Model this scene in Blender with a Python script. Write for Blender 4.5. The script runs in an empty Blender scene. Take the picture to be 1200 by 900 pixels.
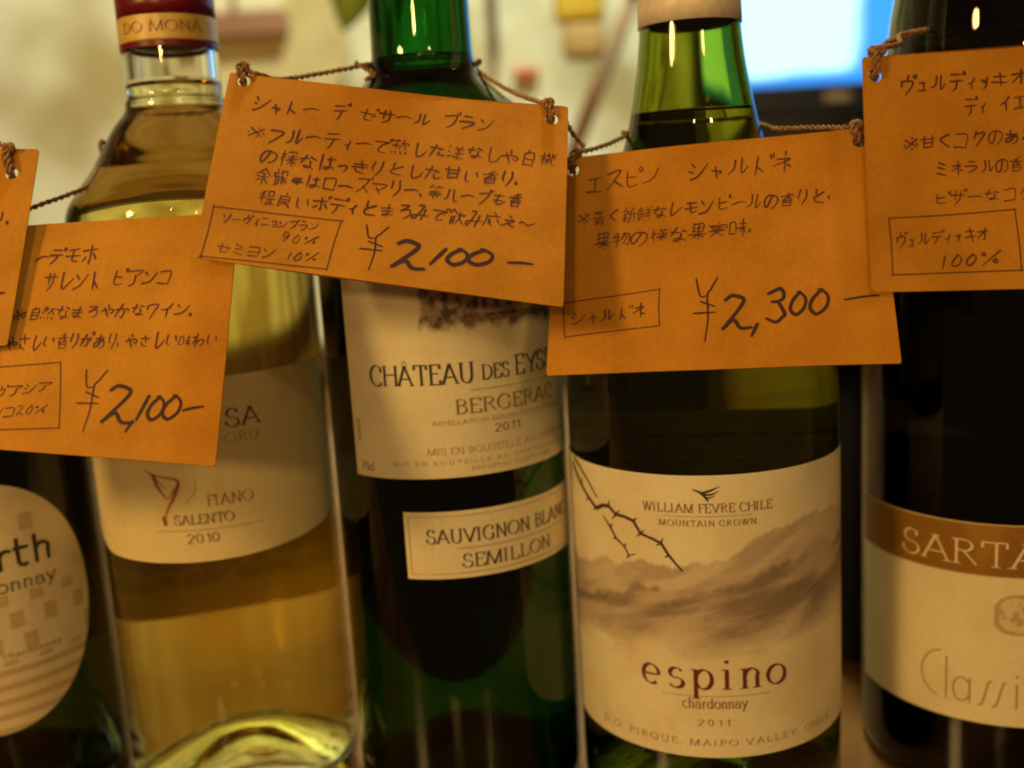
import bpy, bmesh, math, random
import numpy as np
from mathutils import Vector, Matrix
from mathutils.geometry import delaunay_2d_cdt

random.seed(7)
SC = bpy.context.scene
COL = SC.collection

# ------------------------------------------------------------------ camera
P_, F_ = math.radians(10.2), math.radians(3.5)
fwd = Vector((0, math.cos(P_), -math.sin(P_)))
u0 = Vector((0, math.sin(P_), math.cos(P_)))
r0 = Vector((1, 0, 0))
right = math.cos(F_) * r0 - math.sin(F_) * u0
up = math.sin(F_) * r0 + math.cos(F_) * u0
cd = bpy.data.cameras.new('camera')
cam = bpy.data.objects.new('camera', cd)
COL.objects.link(cam)
M = Matrix((right, up, -fwd)).transposed().to_4x4()
M.translation = Vector((0, 0, 0.18))
cam.matrix_world = M
cd.sensor_width = 36
cd.lens = 36.6
cd.clip_start = 0.01
cd.clip_end = 50
cd.dof.use_dof = True
cd.dof.focus_distance = 0.272
cd.dof.aperture_fstop = 6.0
SC.camera = cam

# ------------------------------------------------------------------ world, lamps, exposure
W = bpy.data.worlds.new('World')
SC.world = W
W.use_nodes = True
W.node_tree.nodes['Background'].inputs[0].default_value = (1.0, 0.58, 0.22, 1)
W.node_tree.nodes['Background'].inputs[1].default_value = 0.08


def area_lamp(name, loc, target, size, power, color):
    l = bpy.data.lights.new(name, 'AREA')
    l.shape = 'DISK'
    l.size = size
    l.energy = power
    l.color = color
    o = bpy.data.objects.new(name, l)
    COL.objects.link(o)
    o.location = loc
    o.rotation_euler = (Vector(target) - Vector(loc)).to_track_quat('-Z', 'Y').to_euler()
    return o


def bulb(name, loc, radius, power, color):
    l = bpy.data.lights.new(name, 'POINT')
    l.shadow_soft_size = radius
    l.energy = power
    l.color = color
    o = bpy.data.objects.new(name, l)
    COL.objects.link(o)
    o.location = loc
    return o


area_lamp('key_lamp', (-0.62, -0.24, 0.50), (0.0, 0.29, 0.14), 0.15, 3.9, (1.0, 0.60, 0.19))
area_lamp('fill_lamp', (-0.22, -0.80, 0.42), (0.02, 0.29, 0.10), 0.09, 2.9, (1.0, 0.60, 0.19))  # added front fill, softens the tag shadows on the labels
area_lamp('fill_lamp', (0.40, -0.75, 0.62), (0.02, 0.29, 0.10), 0.08, 0.9, (1.0, 0.60, 0.19))  # second added fill, from the right
bulb('glint_bulb_right', (0.62, -0.9, 0.95), 0.02, 4.5, (1.0, 0.62, 0.25))  # added for small glints in the glass
bulb('glint_bulb_left', (-0.12, -1.2, 1.1), 0.025, 2.5, (1.0, 0.66, 0.3))  # likewise added only for sparkle on the bottles
area_lamp('kitchen_lamp', (0.10, 0.60, 1.10), (-0.22, 1.12, 0.28), 0.14, 12.0, (0.95, 1.0, 0.62))

SC.view_settings.view_transform = 'Standard'
SC.view_settings.look = 'None'
SC.view_settings.exposure = 0
SC.view_settings.gamma = 1
SC.render.engine = 'CYCLES'
cy = SC.cycles
cy.use_denoising = True
cy.max_bounces = 28
cy.transmission_bounces = 28
cy.glossy_bounces = 10
cy.diffuse_bounces = 5
cy.transparent_max_bounces = 24
cy.volume_bounces = 0
cy.caustics_reflective = True
cy.caustics_refractive = True
cy.blur_glossy = 0.3
cy.sample_clamp_indirect = 4.0
cy.filter_width = 1.9

# ------------------------------------------------------------------ helpers


def mat(name, color, rough=0.5, metallic=0.0, spec=0.5):
    m = bpy.data.materials.new(name)
    m.use_nodes = True
    b = m.node_tree.nodes['Principled BSDF']
    b.inputs['Base Color'].default_value = (*color, 1)
    b.inputs['Roughness'].default_value = rough
    b.inputs['Metallic'].default_value = metallic
    b.inputs['Specular IOR Level'].default_value = spec
    return m


def noisy(name, c1, c2, scale=20, rough=0.6, bump=0.0, bscale=None, detail=6, stretch=(1, 1, 1), spec=0.4, lo=0.35, hi=0.65, bdist=0.001):
    m = mat(name, c1, rough, 0, spec)
    nt = m.node_tree
    b = nt.nodes['Principled BSDF']
    tc = nt.nodes.new('ShaderNodeTexCoord')
    mp = nt.nodes.new('ShaderNodeMapping')
    mp.inputs['Scale'].default_value = stretch
    n = nt.nodes.new('ShaderNodeTexNoise')
    n.inputs['Scale'].default_value = scale
    n.inputs['Detail'].default_value = detail
    cr = nt.nodes.new('ShaderNodeValToRGB')
    cr.color_ramp.elements[0].position = lo
    cr.color_ramp.elements[1].position = hi
    cr.color_ramp.elements[0].color = (*c1, 1)
    cr.color_ramp.elements[1].color = (*c2, 1)
    nt.links.new(tc.outputs['Object'], mp.inputs[0])
    nt.links.new(mp.outputs[0], n.inputs['Vector'])
    nt.links.new(n.outputs[0], cr.inputs[0])
    nt.links.new(cr.outputs[0], b.inputs['Base Color'])
    if bump:
        n2 = nt.nodes.new('ShaderNodeTexNoise')
        n2.inputs['Scale'].default_value = bscale or scale * 4
        n2.inputs['Detail'].default_value = 4
        bp = nt.nodes.new('ShaderNodeBump')
        bp.inputs['Strength'].default_value = bump
        bp.inputs['Distance'].default_value = bdist
        nt.links.new(mp.outputs[0], n2.inputs['Vector'])
        nt.links.new(n2.outputs[0], bp.inputs['Height'])
        nt.links.new(bp.outputs[0], b.inputs['Normal'])
    return m


def printed(name, rough=0.5):
    """Paper whose print is in the colour attribute, with fibre noise and slight bump."""
    m = mat(name, (0.8, 0.75, 0.6), rough, 0, 0.35)
    nt = m.node_tree
    b = nt.nodes['Principled BSDF']
    at = nt.nodes.new('ShaderNodeVertexColor')
    at.layer_name = 'print'
    tc = nt.nodes.new('ShaderNodeTexCoord')
    n = nt.nodes.new('ShaderNodeTexNoise')
    n.inputs['Scale'].default_value = 900
    n.inputs['Detail'].default_value = 5
    mr = nt.nodes.new('ShaderNodeMapRange')
    mr.inputs['To Min'].default_value = 0.88
    mr.inputs['To Max'].default_value = 1.08
    mx = nt.nodes.new('ShaderNodeVectorMath')
    mx.operation = 'SCALE'
    nt.links.new(tc.outputs['Object'], n.inputs['Vector'])
    nt.links.new(n.outputs[0], mr.inputs[0])
    nt.links.new(at.outputs['Color'], mx.inputs[0])
    nt.links.new(mr.outputs[0], mx.inputs['Scale'])
    nt.links.new(mx.outputs[0], b.inputs['Base Color'])
    bp = nt.nodes.new('ShaderNodeBump')
    bp.inputs['Strength'].default_value = 0.12
    bp.inputs['Distance'].default_value = 0.0002
    nt.links.new(n.outputs[0], bp.inputs['Height'])
    nt.links.new(bp.outputs[0], b.inputs['Normal'])
    return m


def glass(name, transmit, wall=0.0055, rough=0.0):
    """Bottle glass: refraction index from the face attribute 'ior'; colour by absorption in the wall.
    transmit = colour left after one pass through both walls."""
    m = bpy.data.materials.new(name)
    m.use_nodes = True
    nt = m.node_tree
    for n in list(nt.nodes):
        nt.nodes.remove(n)
    out = nt.nodes.new('ShaderNodeOutputMaterial')
    g = nt.nodes.new('ShaderNodeBsdfGlass')
    g.inputs['Roughness'].default_value = rough
    a = nt.nodes.new('ShaderNodeAttribute')
    a.attribute_name = 'ior'
    nt.links.new(a.outputs['Fac'], g.inputs['IOR'])
    nt.links.new(g.outputs[0], out.inputs['Surface'])
    sig = [-math.log(max(t, 1e-4)) / wall for t in transmit]
    d = max(sig)
    v = nt.nodes.new('ShaderNodeVolumeAbsorption')
    v.inputs['Density'].default_value = d
    v.inputs['Color'].default_value = (*[1 - s / d for s in sig], 1)
    nt.links.new(v.outputs[0], out.inputs['Volume'])
    return m


def wine_mat(name, transmit, path=0.07):
    m = bpy.data.materials.new(name)
    m.use_nodes = True
    nt = m.node_tree
    for n in list(nt.nodes):
        nt.nodes.remove(n)
    out = nt.nodes.new('ShaderNodeOutputMaterial')
    g = nt.nodes.new('ShaderNodeBsdfGlass')
    g.inputs['IOR'].default_value = 1.34
    t = nt.nodes.new('ShaderNodeBsdfTransparent')
    a = nt.nodes.new('ShaderNodeAttribute')
    a.attribute_name = 'ior'
    mx = nt.nodes.new('ShaderNodeMixShader')
    nt.links.new(a.outputs['Fac'], mx.inputs[0])
    nt.links.new(t.outputs[0], mx.inputs[1])
    nt.links.new(g.outputs[0], mx.inputs[2])
    nt.links.new(mx.outputs[0], out.inputs['Surface'])
    sig = [-math.log(max(x, 1e-4)) / path for x in transmit]
    d = max(sig)
    v = nt.nodes.new('ShaderNodeVolumeAbsorption')
    v.inputs['Density'].default_value = d
    v.inputs['Color'].default_value = (*[1 - s / d for s in sig], 1)
    nt.links.new(v.outputs[0], out.inputs['Volume'])
    return m


def mesh_obj(name, verts, faces, material, parent=None, smooth=False):
    me = bpy.data.meshes.new(name)
    me.from_pydata([tuple(v) for v in verts], [], faces)
    me.materials.append(material)
    if smooth:
        me.polygons.foreach_set('use_smooth', [True] * len(me.polygons))
    me.update()
    o = bpy.data.objects.new(name, me)
    COL.objects.link(o)
    if parent:
        o.parent = parent
    return o


def bm_obj(name, bm, material, parent=None, smooth=False):
    me = bpy.data.meshes.new(name)
    bm.to_mesh(me)
    bm.free()
    me.materials.append(material)
    if smooth:
        me.polygons.foreach_set('use_smooth', [True] * len(me.polygons))
    o = bpy.data.objects.new(name, me)
    COL.objects.link(o)
    if parent:
        o.parent = parent
    return o


def box_bm(x0, x1, y0, y1, z0, z1, bev=0.0):
    bm = bmesh.new()
    bmesh.ops.create_cube(bm, size=1)
    for v in bm.verts:
        v.co = Vector(((x0 + x1) / 2 + v.co.x * (x1 - x0), (y0 + y1) / 2 + v.co.y * (y1 - y0), (z0 + z1) / 2 + v.co.z * (z1 - z0)))
    if bev:
        bmesh.ops.bevel(bm, geom=list(bm.edges), offset=bev, segments=3, affect='EDGES', profile=0.5)
    return bm


def thing(name, label, cat, loc=(0, 0, 0), group=None, rot=None):
    o = bpy.data.objects.new(name, None)
    COL.objects.link(o)
    o.empty_display_size = 0.01
    if rot is not None:
        mm = Matrix(rot).to_4x4()
        mm.translation = Vector(loc)
        o.matrix_world = mm
    else:
        o.location = loc
    tag(o, label, cat, group)
    return o


def tag(o, label=None, cat=None, group=None, kind=None):
    if label:
        o['label'] = label
    if cat:
        o['category'] = cat
    if group:
        o['group'] = group
    if kind:
        o['kind'] = kind
    return o


def lathe(prof, segs=112, closed=False):
    """prof: (r, z) list; r=0 makes a pole."""
    verts, rings, faces = [], [], []
    for r, z in prof:
        if r < 1e-7:
            rings.append([len(verts)])
            verts.append((0, 0, z))
        else:
            ring = []
            for i in range(segs):
                a = 2 * math.pi * i / segs
                ring.append(len(verts))
                verts.append((r * math.sin(a), -r * math.cos(a), z))
            rings.append(ring)
    n = len(rings)
    fidx = []
    for k in range(n if closed else n - 1):
        A, B = rings[k], rings[(k + 1) % n]
        for i in range(segs):
            j = (i + 1) % segs
            if len(A) == 1 and len(B) == 1:
                continue
            if len(A) == 1:
                faces.append((A[0], B[j], B[i]))
            elif len(B) == 1:
                faces.append((A[i], A[j], B[0]))
            else:
                faces.append((A[i], A[j], B[j], B[i]))
            fidx.append(k)
    return verts, faces, fidx


def catmull(pts, step):
    """Smooth resampling of a polyline (any dimension)."""
    P = [np.array(p, float) for p in pts]
    if len(P) < 3:
        n = max(2, int(np.linalg.norm(P[-1] - P[0]) / step) + 1)
        return [P[0] + (P[-1] - P[0]) * t for t in np.linspace(0, 1, n)]
    out = []
    for i in range(len(P) - 1):
        p0 = P[i - 1] if i else 2 * P[0] - P[1]
        p1, p2 = P[i], P[i + 1]
        p3 = P[i + 2] if i + 2 < len(P) else 2 * P[-1] - P[-2]
        n = max(2, int(np.linalg.norm(p2 - p1) / step) + 1)
        for t in np.linspace(0, 1, n, endpoint=False):
            out.append(0.5 * ((2 * p1) + (p2 - p0) * t + (2 * p0 - 5 * p1 + 4 * p2 - p3) * t * t + (3 * p1 - p0 - 3 * p2 + p3) * t ** 3))
    out.append(P[-1])
    return out


def linear(pts, step):
    out = []
    for a, b in zip(pts[:-1], pts[1:]):
        a, b = np.array(a, float), np.array(b, float)
        n = max(1, int(np.linalg.norm(b - a) / step))
        out += [a + (b - a) * t for t in np.linspace(0, 1, n, endpoint=False)]
    out.append(np.array(pts[-1], float))
    return out


class Ink:
    """Collects flat pen strokes (2-D polylines with width) and lays them on a surface."""

    def __init__(self):
        self.v, self.f, self.k, self.marks = [], [], 0, []

    def mark(self, name):
        '''What follows is a part of its own.'''
        self.marks.append((len(self.v), len(self.f), name))

    def stroke(self, pts, width, cap=True):
        # pts 2-D arrays, width number or list
        pts = [np.array(p, float) for p in pts]
        q = [pts[0]]
        for p in pts[1:]:
            if np.linalg.norm(p - q[-1]) > 1e-4:
                q.append(p)
        if len(q) < 2:
            q.append(q[0] + np.array([0.05, 0.0]))
        n = len(q)
        w = [width] * n if not isinstance(width, (list, tuple, np.ndarray)) else list(np.interp(np.linspace(0, 1, n), np.linspace(0, 1, len(width)), width))
        if cap:
            d0 = (q[0] - q[1]) / np.linalg.norm(q[0] - q[1])
            d1 = (q[-1] - q[-2]) / np.linalg.norm(q[-1] - q[-2])
            q = [q[0] + d0 * w[0] * 0.42] + q + [q[-1] + d1 * w[-1] * 0.42]
            w = [w[0] * 0.5] + w + [w[-1] * 0.5]
            n += 2
        base = len(self.v)
        lift = 0.0000015 * (self.k % 25)
        self.k += 1
        for i in range(n):
            a, b = q[max(0, i - 1)], q[min(n - 1, i + 1)]
            d = b - a
            L = np.linalg.norm(d)
            d = d / L if L > 1e-9 else np.array([1.0, 0])
            nn = np.array([-d[1], d[0]]) * w[i] / 2
            self.v.append((*(q[i] + nn), lift))
            self.v.append((*(q[i] - nn), lift))
        for i in range(n - 1):
            k = base + 2 * i
            self.f.append((k, k + 1, k + 3, k + 2))

    def build(self, name, fn, material, parent):
        """fn(u, v, lift) -> local 3-D"""
        if not self.marks or self.marks[0][0] > 0:
            self.marks.insert(0, (0, 0, name))
        ends = self.marks[1:] + [(len(self.v), len(self.f), '')]
        for (v0, f0, nm), (v1, f1, _) in zip(self.marks, ends):
            if f1 > f0:
                mesh_obj(nm, [fn(*p) for p in self.v[v0:v1]], [tuple(i - v0 for i in f) for f in self.f[f0:f1]], material, parent)


# ------------------------------------------------------------------ hand lettering (strokes on a 0-9 grid, y down)
KANA = """シ 11 33/04 25/08 47 92
ヤ 04 84 66/31 59
ト 31 39/35 78
ー 05 54 95
テ 11 81/04 94/54 47 29
セ 04 94 76/31 37 48 88
サ 03 93/31 36/61 66 39
ル 31 36 08/61 68 95
フ 12 82 66 29
ラ 21 71/04 84 67 29
ン 12 34/08 57 92
イ 81 54 05/54 59
ソ 12 34/81 66 29
ウ 50 52/13 16/13 83 76 39
ニ 22 72/08 98
ヨ 11 81 88/18 88/15 85
ミ 21 73/24 75/17 89
エ 12 82/52 58/08 98
ス 11 81 55 08/55 98
ヒ 21 26 48 87/24 74
ノ 81 66 19
レ 21 28 94
ネ 50 52/13 73 06/54 59/66 87
モ 12 82/05 95/42 47 58 88
コ 12 82 88/18 88
キ 13 83/06 96/41 69
オ 03 93/61 69 58/63 08
ロ 12 18/12 82 88/18 88
マ 02 92 56/35 68
リ 21 25/71 75 49
ハ 32 27 08/62 78 98
ホ 03 93/51 59 48/26 08/75 98
ア 02 92 64/54 47 19
ツ 13 25/43 55/82 67 39
ク 31 15/32 82 66 29
ワ 14 12 82 65 39
ナ 03 93/51 56 29
て 02 92 54 37 58 88
し 31 36 49 78 95
た 03 63/31 09/54 84/56 58 98
な 03 53/31 16/62 93/64 67 48 37 67 98
や 05 64 95 87 66/41 53/23 59
の 52 37 18 05 22 62 94 87 59
は 11 19/43 93/62 67 48 37 77 98
つ 04 73 95 68
き 13 83/05 95/41 67/26 38 79
り 21 15 26/71 75 49
と 31 35/83 35 26 38 89
い 12 17 38/73 86
も 42 38 59 87 86/13 73/16 76
ま 13 83/15 85/51 57 38 27 57 88
ろ 21 71 25 44 84 87 59
み 21 51 27 08 06 96/73 59
え 41 62/24 74 08/45 57 98
く 71 24 78
さ 13 93/41 66/26 38 79
か 04 64 58 38/41 08/73 95
あ 13 83/41 47/73 56 28 16 54 85 87 59
わ 31 39/03 33 07/37 64 95 87 68
こ 22 72/16 38 88
る 21 71 16 54 85 78 48 57
※ 12 87/82 17/51 52/05 15/85 95/57 58
熟 01 41/20 22/13 33/04 44/24 26/62 92 94/60 53 46/52 72 75 96/18 09/38 39/58 69/88 99
洋 01 12/04 15/08 26/41 52/81 72/43 93/45 95/37 98/62 69
白 40 32/22 28/22 72 78/28 78/25 75
桃 03 43/21 29/24 06/24 45/51 56 38/71 78 99/42 53/92 83/36 55/73 95
様 03 33/11 19/13 06/13 35/51 62/82 71/42 92/44 94/45 95/36 96/63 69/66 48/66 98
甘 03 93/21 28/71 78/28 78/25 75
香 71 32/03 93/51 55/53 16/53 86/26 29/26 76 79/29 79/27 77
余 50 04/50 94/33 63/15 85/53 59/36 17/66 88
韻 20 21/02 42/03 13/04 44/15 19/15 35 39/19 39/17 37/51 53/51 81 83/54 57/54 87/55 85/67 59/77 98
等 10 02/11 41/60 52/61 91/24 74/49 44/06 96/15 85/17 87/67 69
程 31 12/03 43/21 29/24 06/24 45/51 54/51 81 84/54 84/56 96/58 88/49 99/76 79
良 50 51/22 72 76/22 29/26 76/24 74/29 47/66 99/47 88
飲 20 02/20 43/14 34/16 36/14 19/34 37/17 37/19 37/61 54/53 93 84/73 49/65 99
応 50 51/12 92/12 15 09/34 37/45 48 68/61 72/84 96
青 12 82/23 73/51 55/05 95/26 29/26 76 79/27 77/28 78
新 20 21/02 42/12 13/33 32/04 44/06 46/25 29/17 08/37 48/81 53 56 49/54 94/84 89
鮮 20 03/12 32/03 07/03 33 37/07 37/05 35/23 27/08 09/18 19/38 49/61 62/91 82/53 93/55 95/47 97/72 79
果 21 25/21 71 75/25 75/23 73/51 59/06 96/56 28/56 88
物 11 03/03 43/21 29/06 45/61 54/52 92 88 67/72 45/83 57
実 50 51/12 02/02 92 94/13 83/24 74/05 95/53 55/55 18/56 98
味 02 07/02 32 37/07 37/53 93/45 95/71 79/75 57/75 98
自 40 32/22 29/22 72 79/29 79/24 74/26 76
然 21 03/12 42 05/23 24/62 92/73 46/73 96/08 19/38 39/68 69/88 99/91 92
。 17 28 19 08 17
、 17 39
〜 05 24 56 75 94
● 15 75/24 84/16 86/36 66/25 64/47 75
1 62 49
2 12 31 62 54 27 09/09 37 59 89
3 12 51 63 44 24/44 67 58 39 08
0 51 24 17 39 67 74 62 41
9 72 41 24 45 73/74 66 39
% 91 19/12 23 14 03 12/76 87 78 67 76
, 51 39
¥ 11 24 44/71 53 44 48 3c/25 66/07 67""".split('\n')
GL = {}
for ln in KANA:
    ch, _, rest = ln.partition(' ')
    GL[ch] = [[(int(p[0], 16), int(p[1], 16)) for p in s.split()] for s in rest.split('/')]
DAKU = {'デ': 'テ', 'ゼ': 'セ', 'ブ': 'フ', 'ヴ': 'ウ', 'ド': 'ト', 'ズ': 'ス', 'ジ': 'シ', 'ボ': 'ホ', 'ビ': 'ヒ', 'ザ': 'サ', 'で': 'て', 'が': 'か', 'プ': 'フ'}
HAN = {'ピ': 'ヒ'}
SMALL = {'ャ': 'ヤ', 'ィ': 'イ', 'ョ': 'ヨ', 'ェ': 'エ', 'ッ': 'ツ', 'っ': 'つ'}


def glyph(ch):
    if ch in SMALL:
        return [[(1.2 + x * 0.68, 2.8 + y * 0.68) for x, y in s] for s in GL[SMALL[ch]]]
    if ch in DAKU:
        g = [[(x * 0.93, y) for x, y in s] for s in GL[DAKU[ch]]]
        return g + [[(8.2, 0.2), (8.7, 1.6)], [(9.5, -0.2), (10, 1.2)]]
    if ch in HAN:
        return GL[HAN[ch]] + [[(9, -.2), (9.8, .6), (9, 1.5), (8.2, .6), (9, -.2)]]
    return GL.get(ch, [])


def scribble(ink, g, ox, oy, sx, sy, rot, pen, rnd):
    """One handwritten glyph with its top left corner at ox, oy (mm, v down)."""
    c, s = math.cos(rot), math.sin(rot)
    for st in g:
        pts = []
        for x, y in st:
            x += rnd.uniform(-.4, .4) + (4.5 - y) * 0.17
            y += rnd.uniform(-.4, .4)
            X, Y = x / 9 * sx, y / 9 * sy
            pts.append((ox + X * c - Y * s, oy + X * s + Y * c))
        sm = catmull(pts, 0.22)
        p = pen * rnd.uniform(.85, 1.12) * (.74 if len(g) > 6 else 1.0)
        ink.stroke(sm, [p * 1.1, p, p * 0.95, p * 0.6])


def write_line(ink, text, A, B, h, pen, rnd):
    """Write text along the centre line A -> B (mm on the card, v down)."""
    A, B = np.array(A), np.array(B)
    d = B - A
    L = np.linalg.norm(d)
    d /= L
    nrm = np.array([-d[1], d[0]])
    ws = [{' ': .6, '。': .55, '、': .5, 'ッ': .75, 'っ': .75, 'ャ': .75, 'ィ': .7, 'ェ': .75, 'ョ': .75, '1': .6, '0': .7, '9': .75, '2': .75, 'り': .85}.get(ch, 1.0) for ch in text]
    unit = L / sum(ws)
    x = 0
    ang = math.atan2(d[1], d[0])
    for ch, w in zip(text, ws):
        g = glyph(ch)
        adv = unit * w
        if g:
            hh = h * rnd.uniform(.80, 1.10)
            if ch.isdigit() or ch == '%':
                hh *= .9
            if ch in 'ー。、〜':
                hh *= .8
            o = A + d * (x + adv * .06) + nrm * (-hh / 2 + rnd.uniform(-.06, .06) * h)
            scribble(ink, g, o[0], o[1], adv * .84, hh, ang + rnd.uniform(-.09, .09), pen * rnd.uniform(.85, 1.2), rnd)
        x += adv


# ------------------------------------------------------------------ printed roman letters (0-9 grid, hex digits, y down, baseline 9)
ROMAN = """A 8 09 40/40 89/26 66
B 6 10 19/10 30/14 34/19 39/(3,2,2.2,2:-90:90/(3,6.5,2.8,2.5:-90:90
C 7 (4.2,4.5,4.2,4.7:-42:-318/71 73
D 8 10 19/10 30/19 39/(3,4.5,4.8,4.5:-90:90
E 6 10 19/10 60 62/14 54/19 69 67
F 5 10 19/10 60 62/14 54
G 8 (4.3,4.5,4.3,4.7:-42:-320/75 78/71 73
H 8 10 19/80 89/14 84
I 3 10 19
K 7 10 19/70 14/34 79
L 6 10 19/19 69 67
M a 10 09/10 59/59 90/90 99
N 8 10 19/10 79/70 79
O 9 @0099
P 6 10 19/10 30/15 35/(3,2.5,2.8,2.5:-90:90
Q 9 @0099/57 8a
R 7 10 19/10 30/14 34/(3,2.1,2.6,2.1:-90:90/34 79
S 6 (3,2.2,2.4,2.4:-25:-270/(3,6.8,2.8,2.4:-90:155/50 52/06 08
T 7 40 49/02 00 70 72
U 8 10 16/70 76/(4,6,3,3.2:180:0
V 8 00 49/49 80
W b 00 39/39 50/50 89/89 b0
X 7 00 79/70 09
Y 7 00 45/80 45/45 49
a 6 (2.8,5,2.1,2:190:360/55 58 69/(2.7,7.3,2.4,1.9:-60:-400
b 6 10 19/@1369
c 5 (3,6,2.9,3.1:-45:-315
d 6 @0359/50 59
e 6 06 56/(2.7,6,2.7,3.1:0:-310
h 6 10 19/(3.2,5.2,2.1,2.2:190:360/55 59
i 3 13 19/10 11
l 3 10 19
n 6 13 19/(3.2,5.2,2.1,2.2:190:360/55 59
o 6 @0369
p 7 13 1c/@1369
r 4 13 19/(3.2,5.4,2.1,2.3:190:300
s 5 (2.4,4.5,1.9,1.6:-25:-270/(2.4,7.5,2.2,1.6:-90:155
t 4 10 17/(2.6,7.3,1.6,1.7:180:60/03 43
y 6 03 39/63 1c
0 6 @0059
1 4 12 30 39
2 6 (2.8,2.4,2.7,2.5:190:390/53 09/09 59
5 6 50 20 14/(2.6,6.3,2.7,2.7:-115:140
7 6 00 50/50 19
. 2 08 09
, 2 08 0a""".split('\n')
RM = {}
for ln in ROMAN:
    a = ln.split(' ', 2)
    RM[a[0]] = (int(a[1], 16), a[2].split('/'))


def roman(ink, text, x0, z0, cap, total=None, pen=(0.10, 0.30), serif=True, wave=0.0, smallcaps=False, gap=1.6, curve=None):
    """Letters on a (s, t) plane in mm, t up, baseline z0; total = full width."""
    S = cap / 9
    ink.mark('lettering')
    items = []
    for ch in text:
        if ch == ' ':
            items.append((None, 4.5, 1.0, 0))
            continue
        k = 1.0
        acc = 0
        if ch == 'Â':
            ch, acc = 'A', 1
        items.append((ch, RM[ch][0] + gap, k, acc))
    nat = sum(i[1] for i in items) * S
    fx = (total / nat) if total else 1.0
    x = x0
    for ch, adv, k, acc in items:
        a = adv * S * fx
        if ch:
            gw = min(fx, 1.25) * S
            off = (a - RM[ch][0] * gw) / 2
            zb = z0 + (curve(x + a / 2) if curve else 0)
            T = lambda p: (x + off + p[0] * gw, zb + (9 - p[1]) * S)
            strokes = list(RM[ch][1])
            if acc:
                strokes.append('3d' if 0 else '@@')
            for st in strokes:
                if st == '@@':
                    pp = [T((2.6, -.8)), T((4, -2.2)), T((5.4, -.8))]
                    ink.stroke(linear(pp, .2), pen[0] * 1.3)
                    continue
                if st[0] == '@':
                    xa, ya, xb, yb = [int(c, 16) for c in st[1:]]
                    pts = [T(((xa + xb) / 2 + (xb - xa) / 2 * math.cos(t), (ya + yb) / 2 + (yb - ya) / 2 * math.sin(t))) for t in np.linspace(0, 2 * math.pi, 25)]
                    ends = []
                elif st[0] == '(':
                    geo_, a0_, a1_ = st[1:].split(':')
                    cx_, cy_, rx_, ry_ = [float(q) for q in geo_.split(',')]
                    a0_, a1_ = math.radians(float(a0_)), math.radians(float(a1_))
                    pts = [T((cx_ + rx_ * math.cos(t), cy_ + ry_ * math.sin(t))) for t in np.linspace(a0_, a1_, 18)]
                    ends = []
                else:
                    smooth = st[0] == '~'
                    raw = [(int(p[0], 16), int(p[1], 16)) for p in st.lstrip('~').split()]
                    pts = [T(p) for p in raw]
                    pts = catmull(pts, cap / 14) if smooth else linear(pts, cap / 10)
                    ends = [] if smooth else [(raw[0], raw[1]), (raw[-1], raw[-2])]
                pts = [np.array(p) for p in pts]
                ws = []
                for i in range(len(pts)):
                    d = pts[min(i + 1, len(pts) - 1)] - pts[max(i - 1, 0)]
                    an = math.atan2(d[1], d[0])
                    ws.append((pen[0] + (pen[1] - pen[0]) * abs(math.sin(an + 0.35)) ** 1.3) * (cap + .9) / 5 * 1.4)
                ink.stroke(pts, ws, cap=not serif)
                if serif:
                    for e, e2 in ends:
                        if abs(e[0] - e2[0]) < abs(e[1] - e2[1]) * .75 and abs(e[1] - e2[1]) > 2.5 and e[1] in (0, 3, 9, 12):
                            c = T(e)
                            l = 1.25 * gw
                            ink.stroke(linear([(c[0] - l * (1 if e[1] not in (3,) else 1.1), c[1]), (c[0] + l * (1 if e[1] not in (3,) else .2), c[1])], .3), pen[0] * 1.5 * cap / 5)
        x += a


# ------------------------------------------------------------------ value noise for printed pictures
_rng = np.random.default_rng(3)
_G = _rng.random((64, 64))


def vnoise(x, y):
    xi, yi = np.floor(x).astype(int), np.floor(y).astype(int)
    fx, fy = x - xi, y - yi
    fx, fy = fx * fx * (3 - 2 * fx), fy * fy * (3 - 2 * fy)
    g = lambda a, b: _G[a % 64, b % 64]
    return (g(xi, yi) * (1 - fx) + g(xi + 1, yi) * fx) * (1 - fy) + (g(xi, yi + 1) * (1 - fx) + g(xi + 1, yi + 1) * fx) * fy


def fbm(x, y, o=5):
    s, a, t = 0, .5, 0
    for i in range(o):
        s = s + a * vnoise(x * 2 ** i + 11 * i, y * 2 ** i + 5 * i)
        t += a
        a *= .5
    return s / t


def sstep(a, b, x):
    t = np.clip((x - a) / (b - a), 0, 1)
    return t * t * (3 - 2 * t)


def mix(a, b, t):
    return a + (b - a) * t[..., None]


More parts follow.
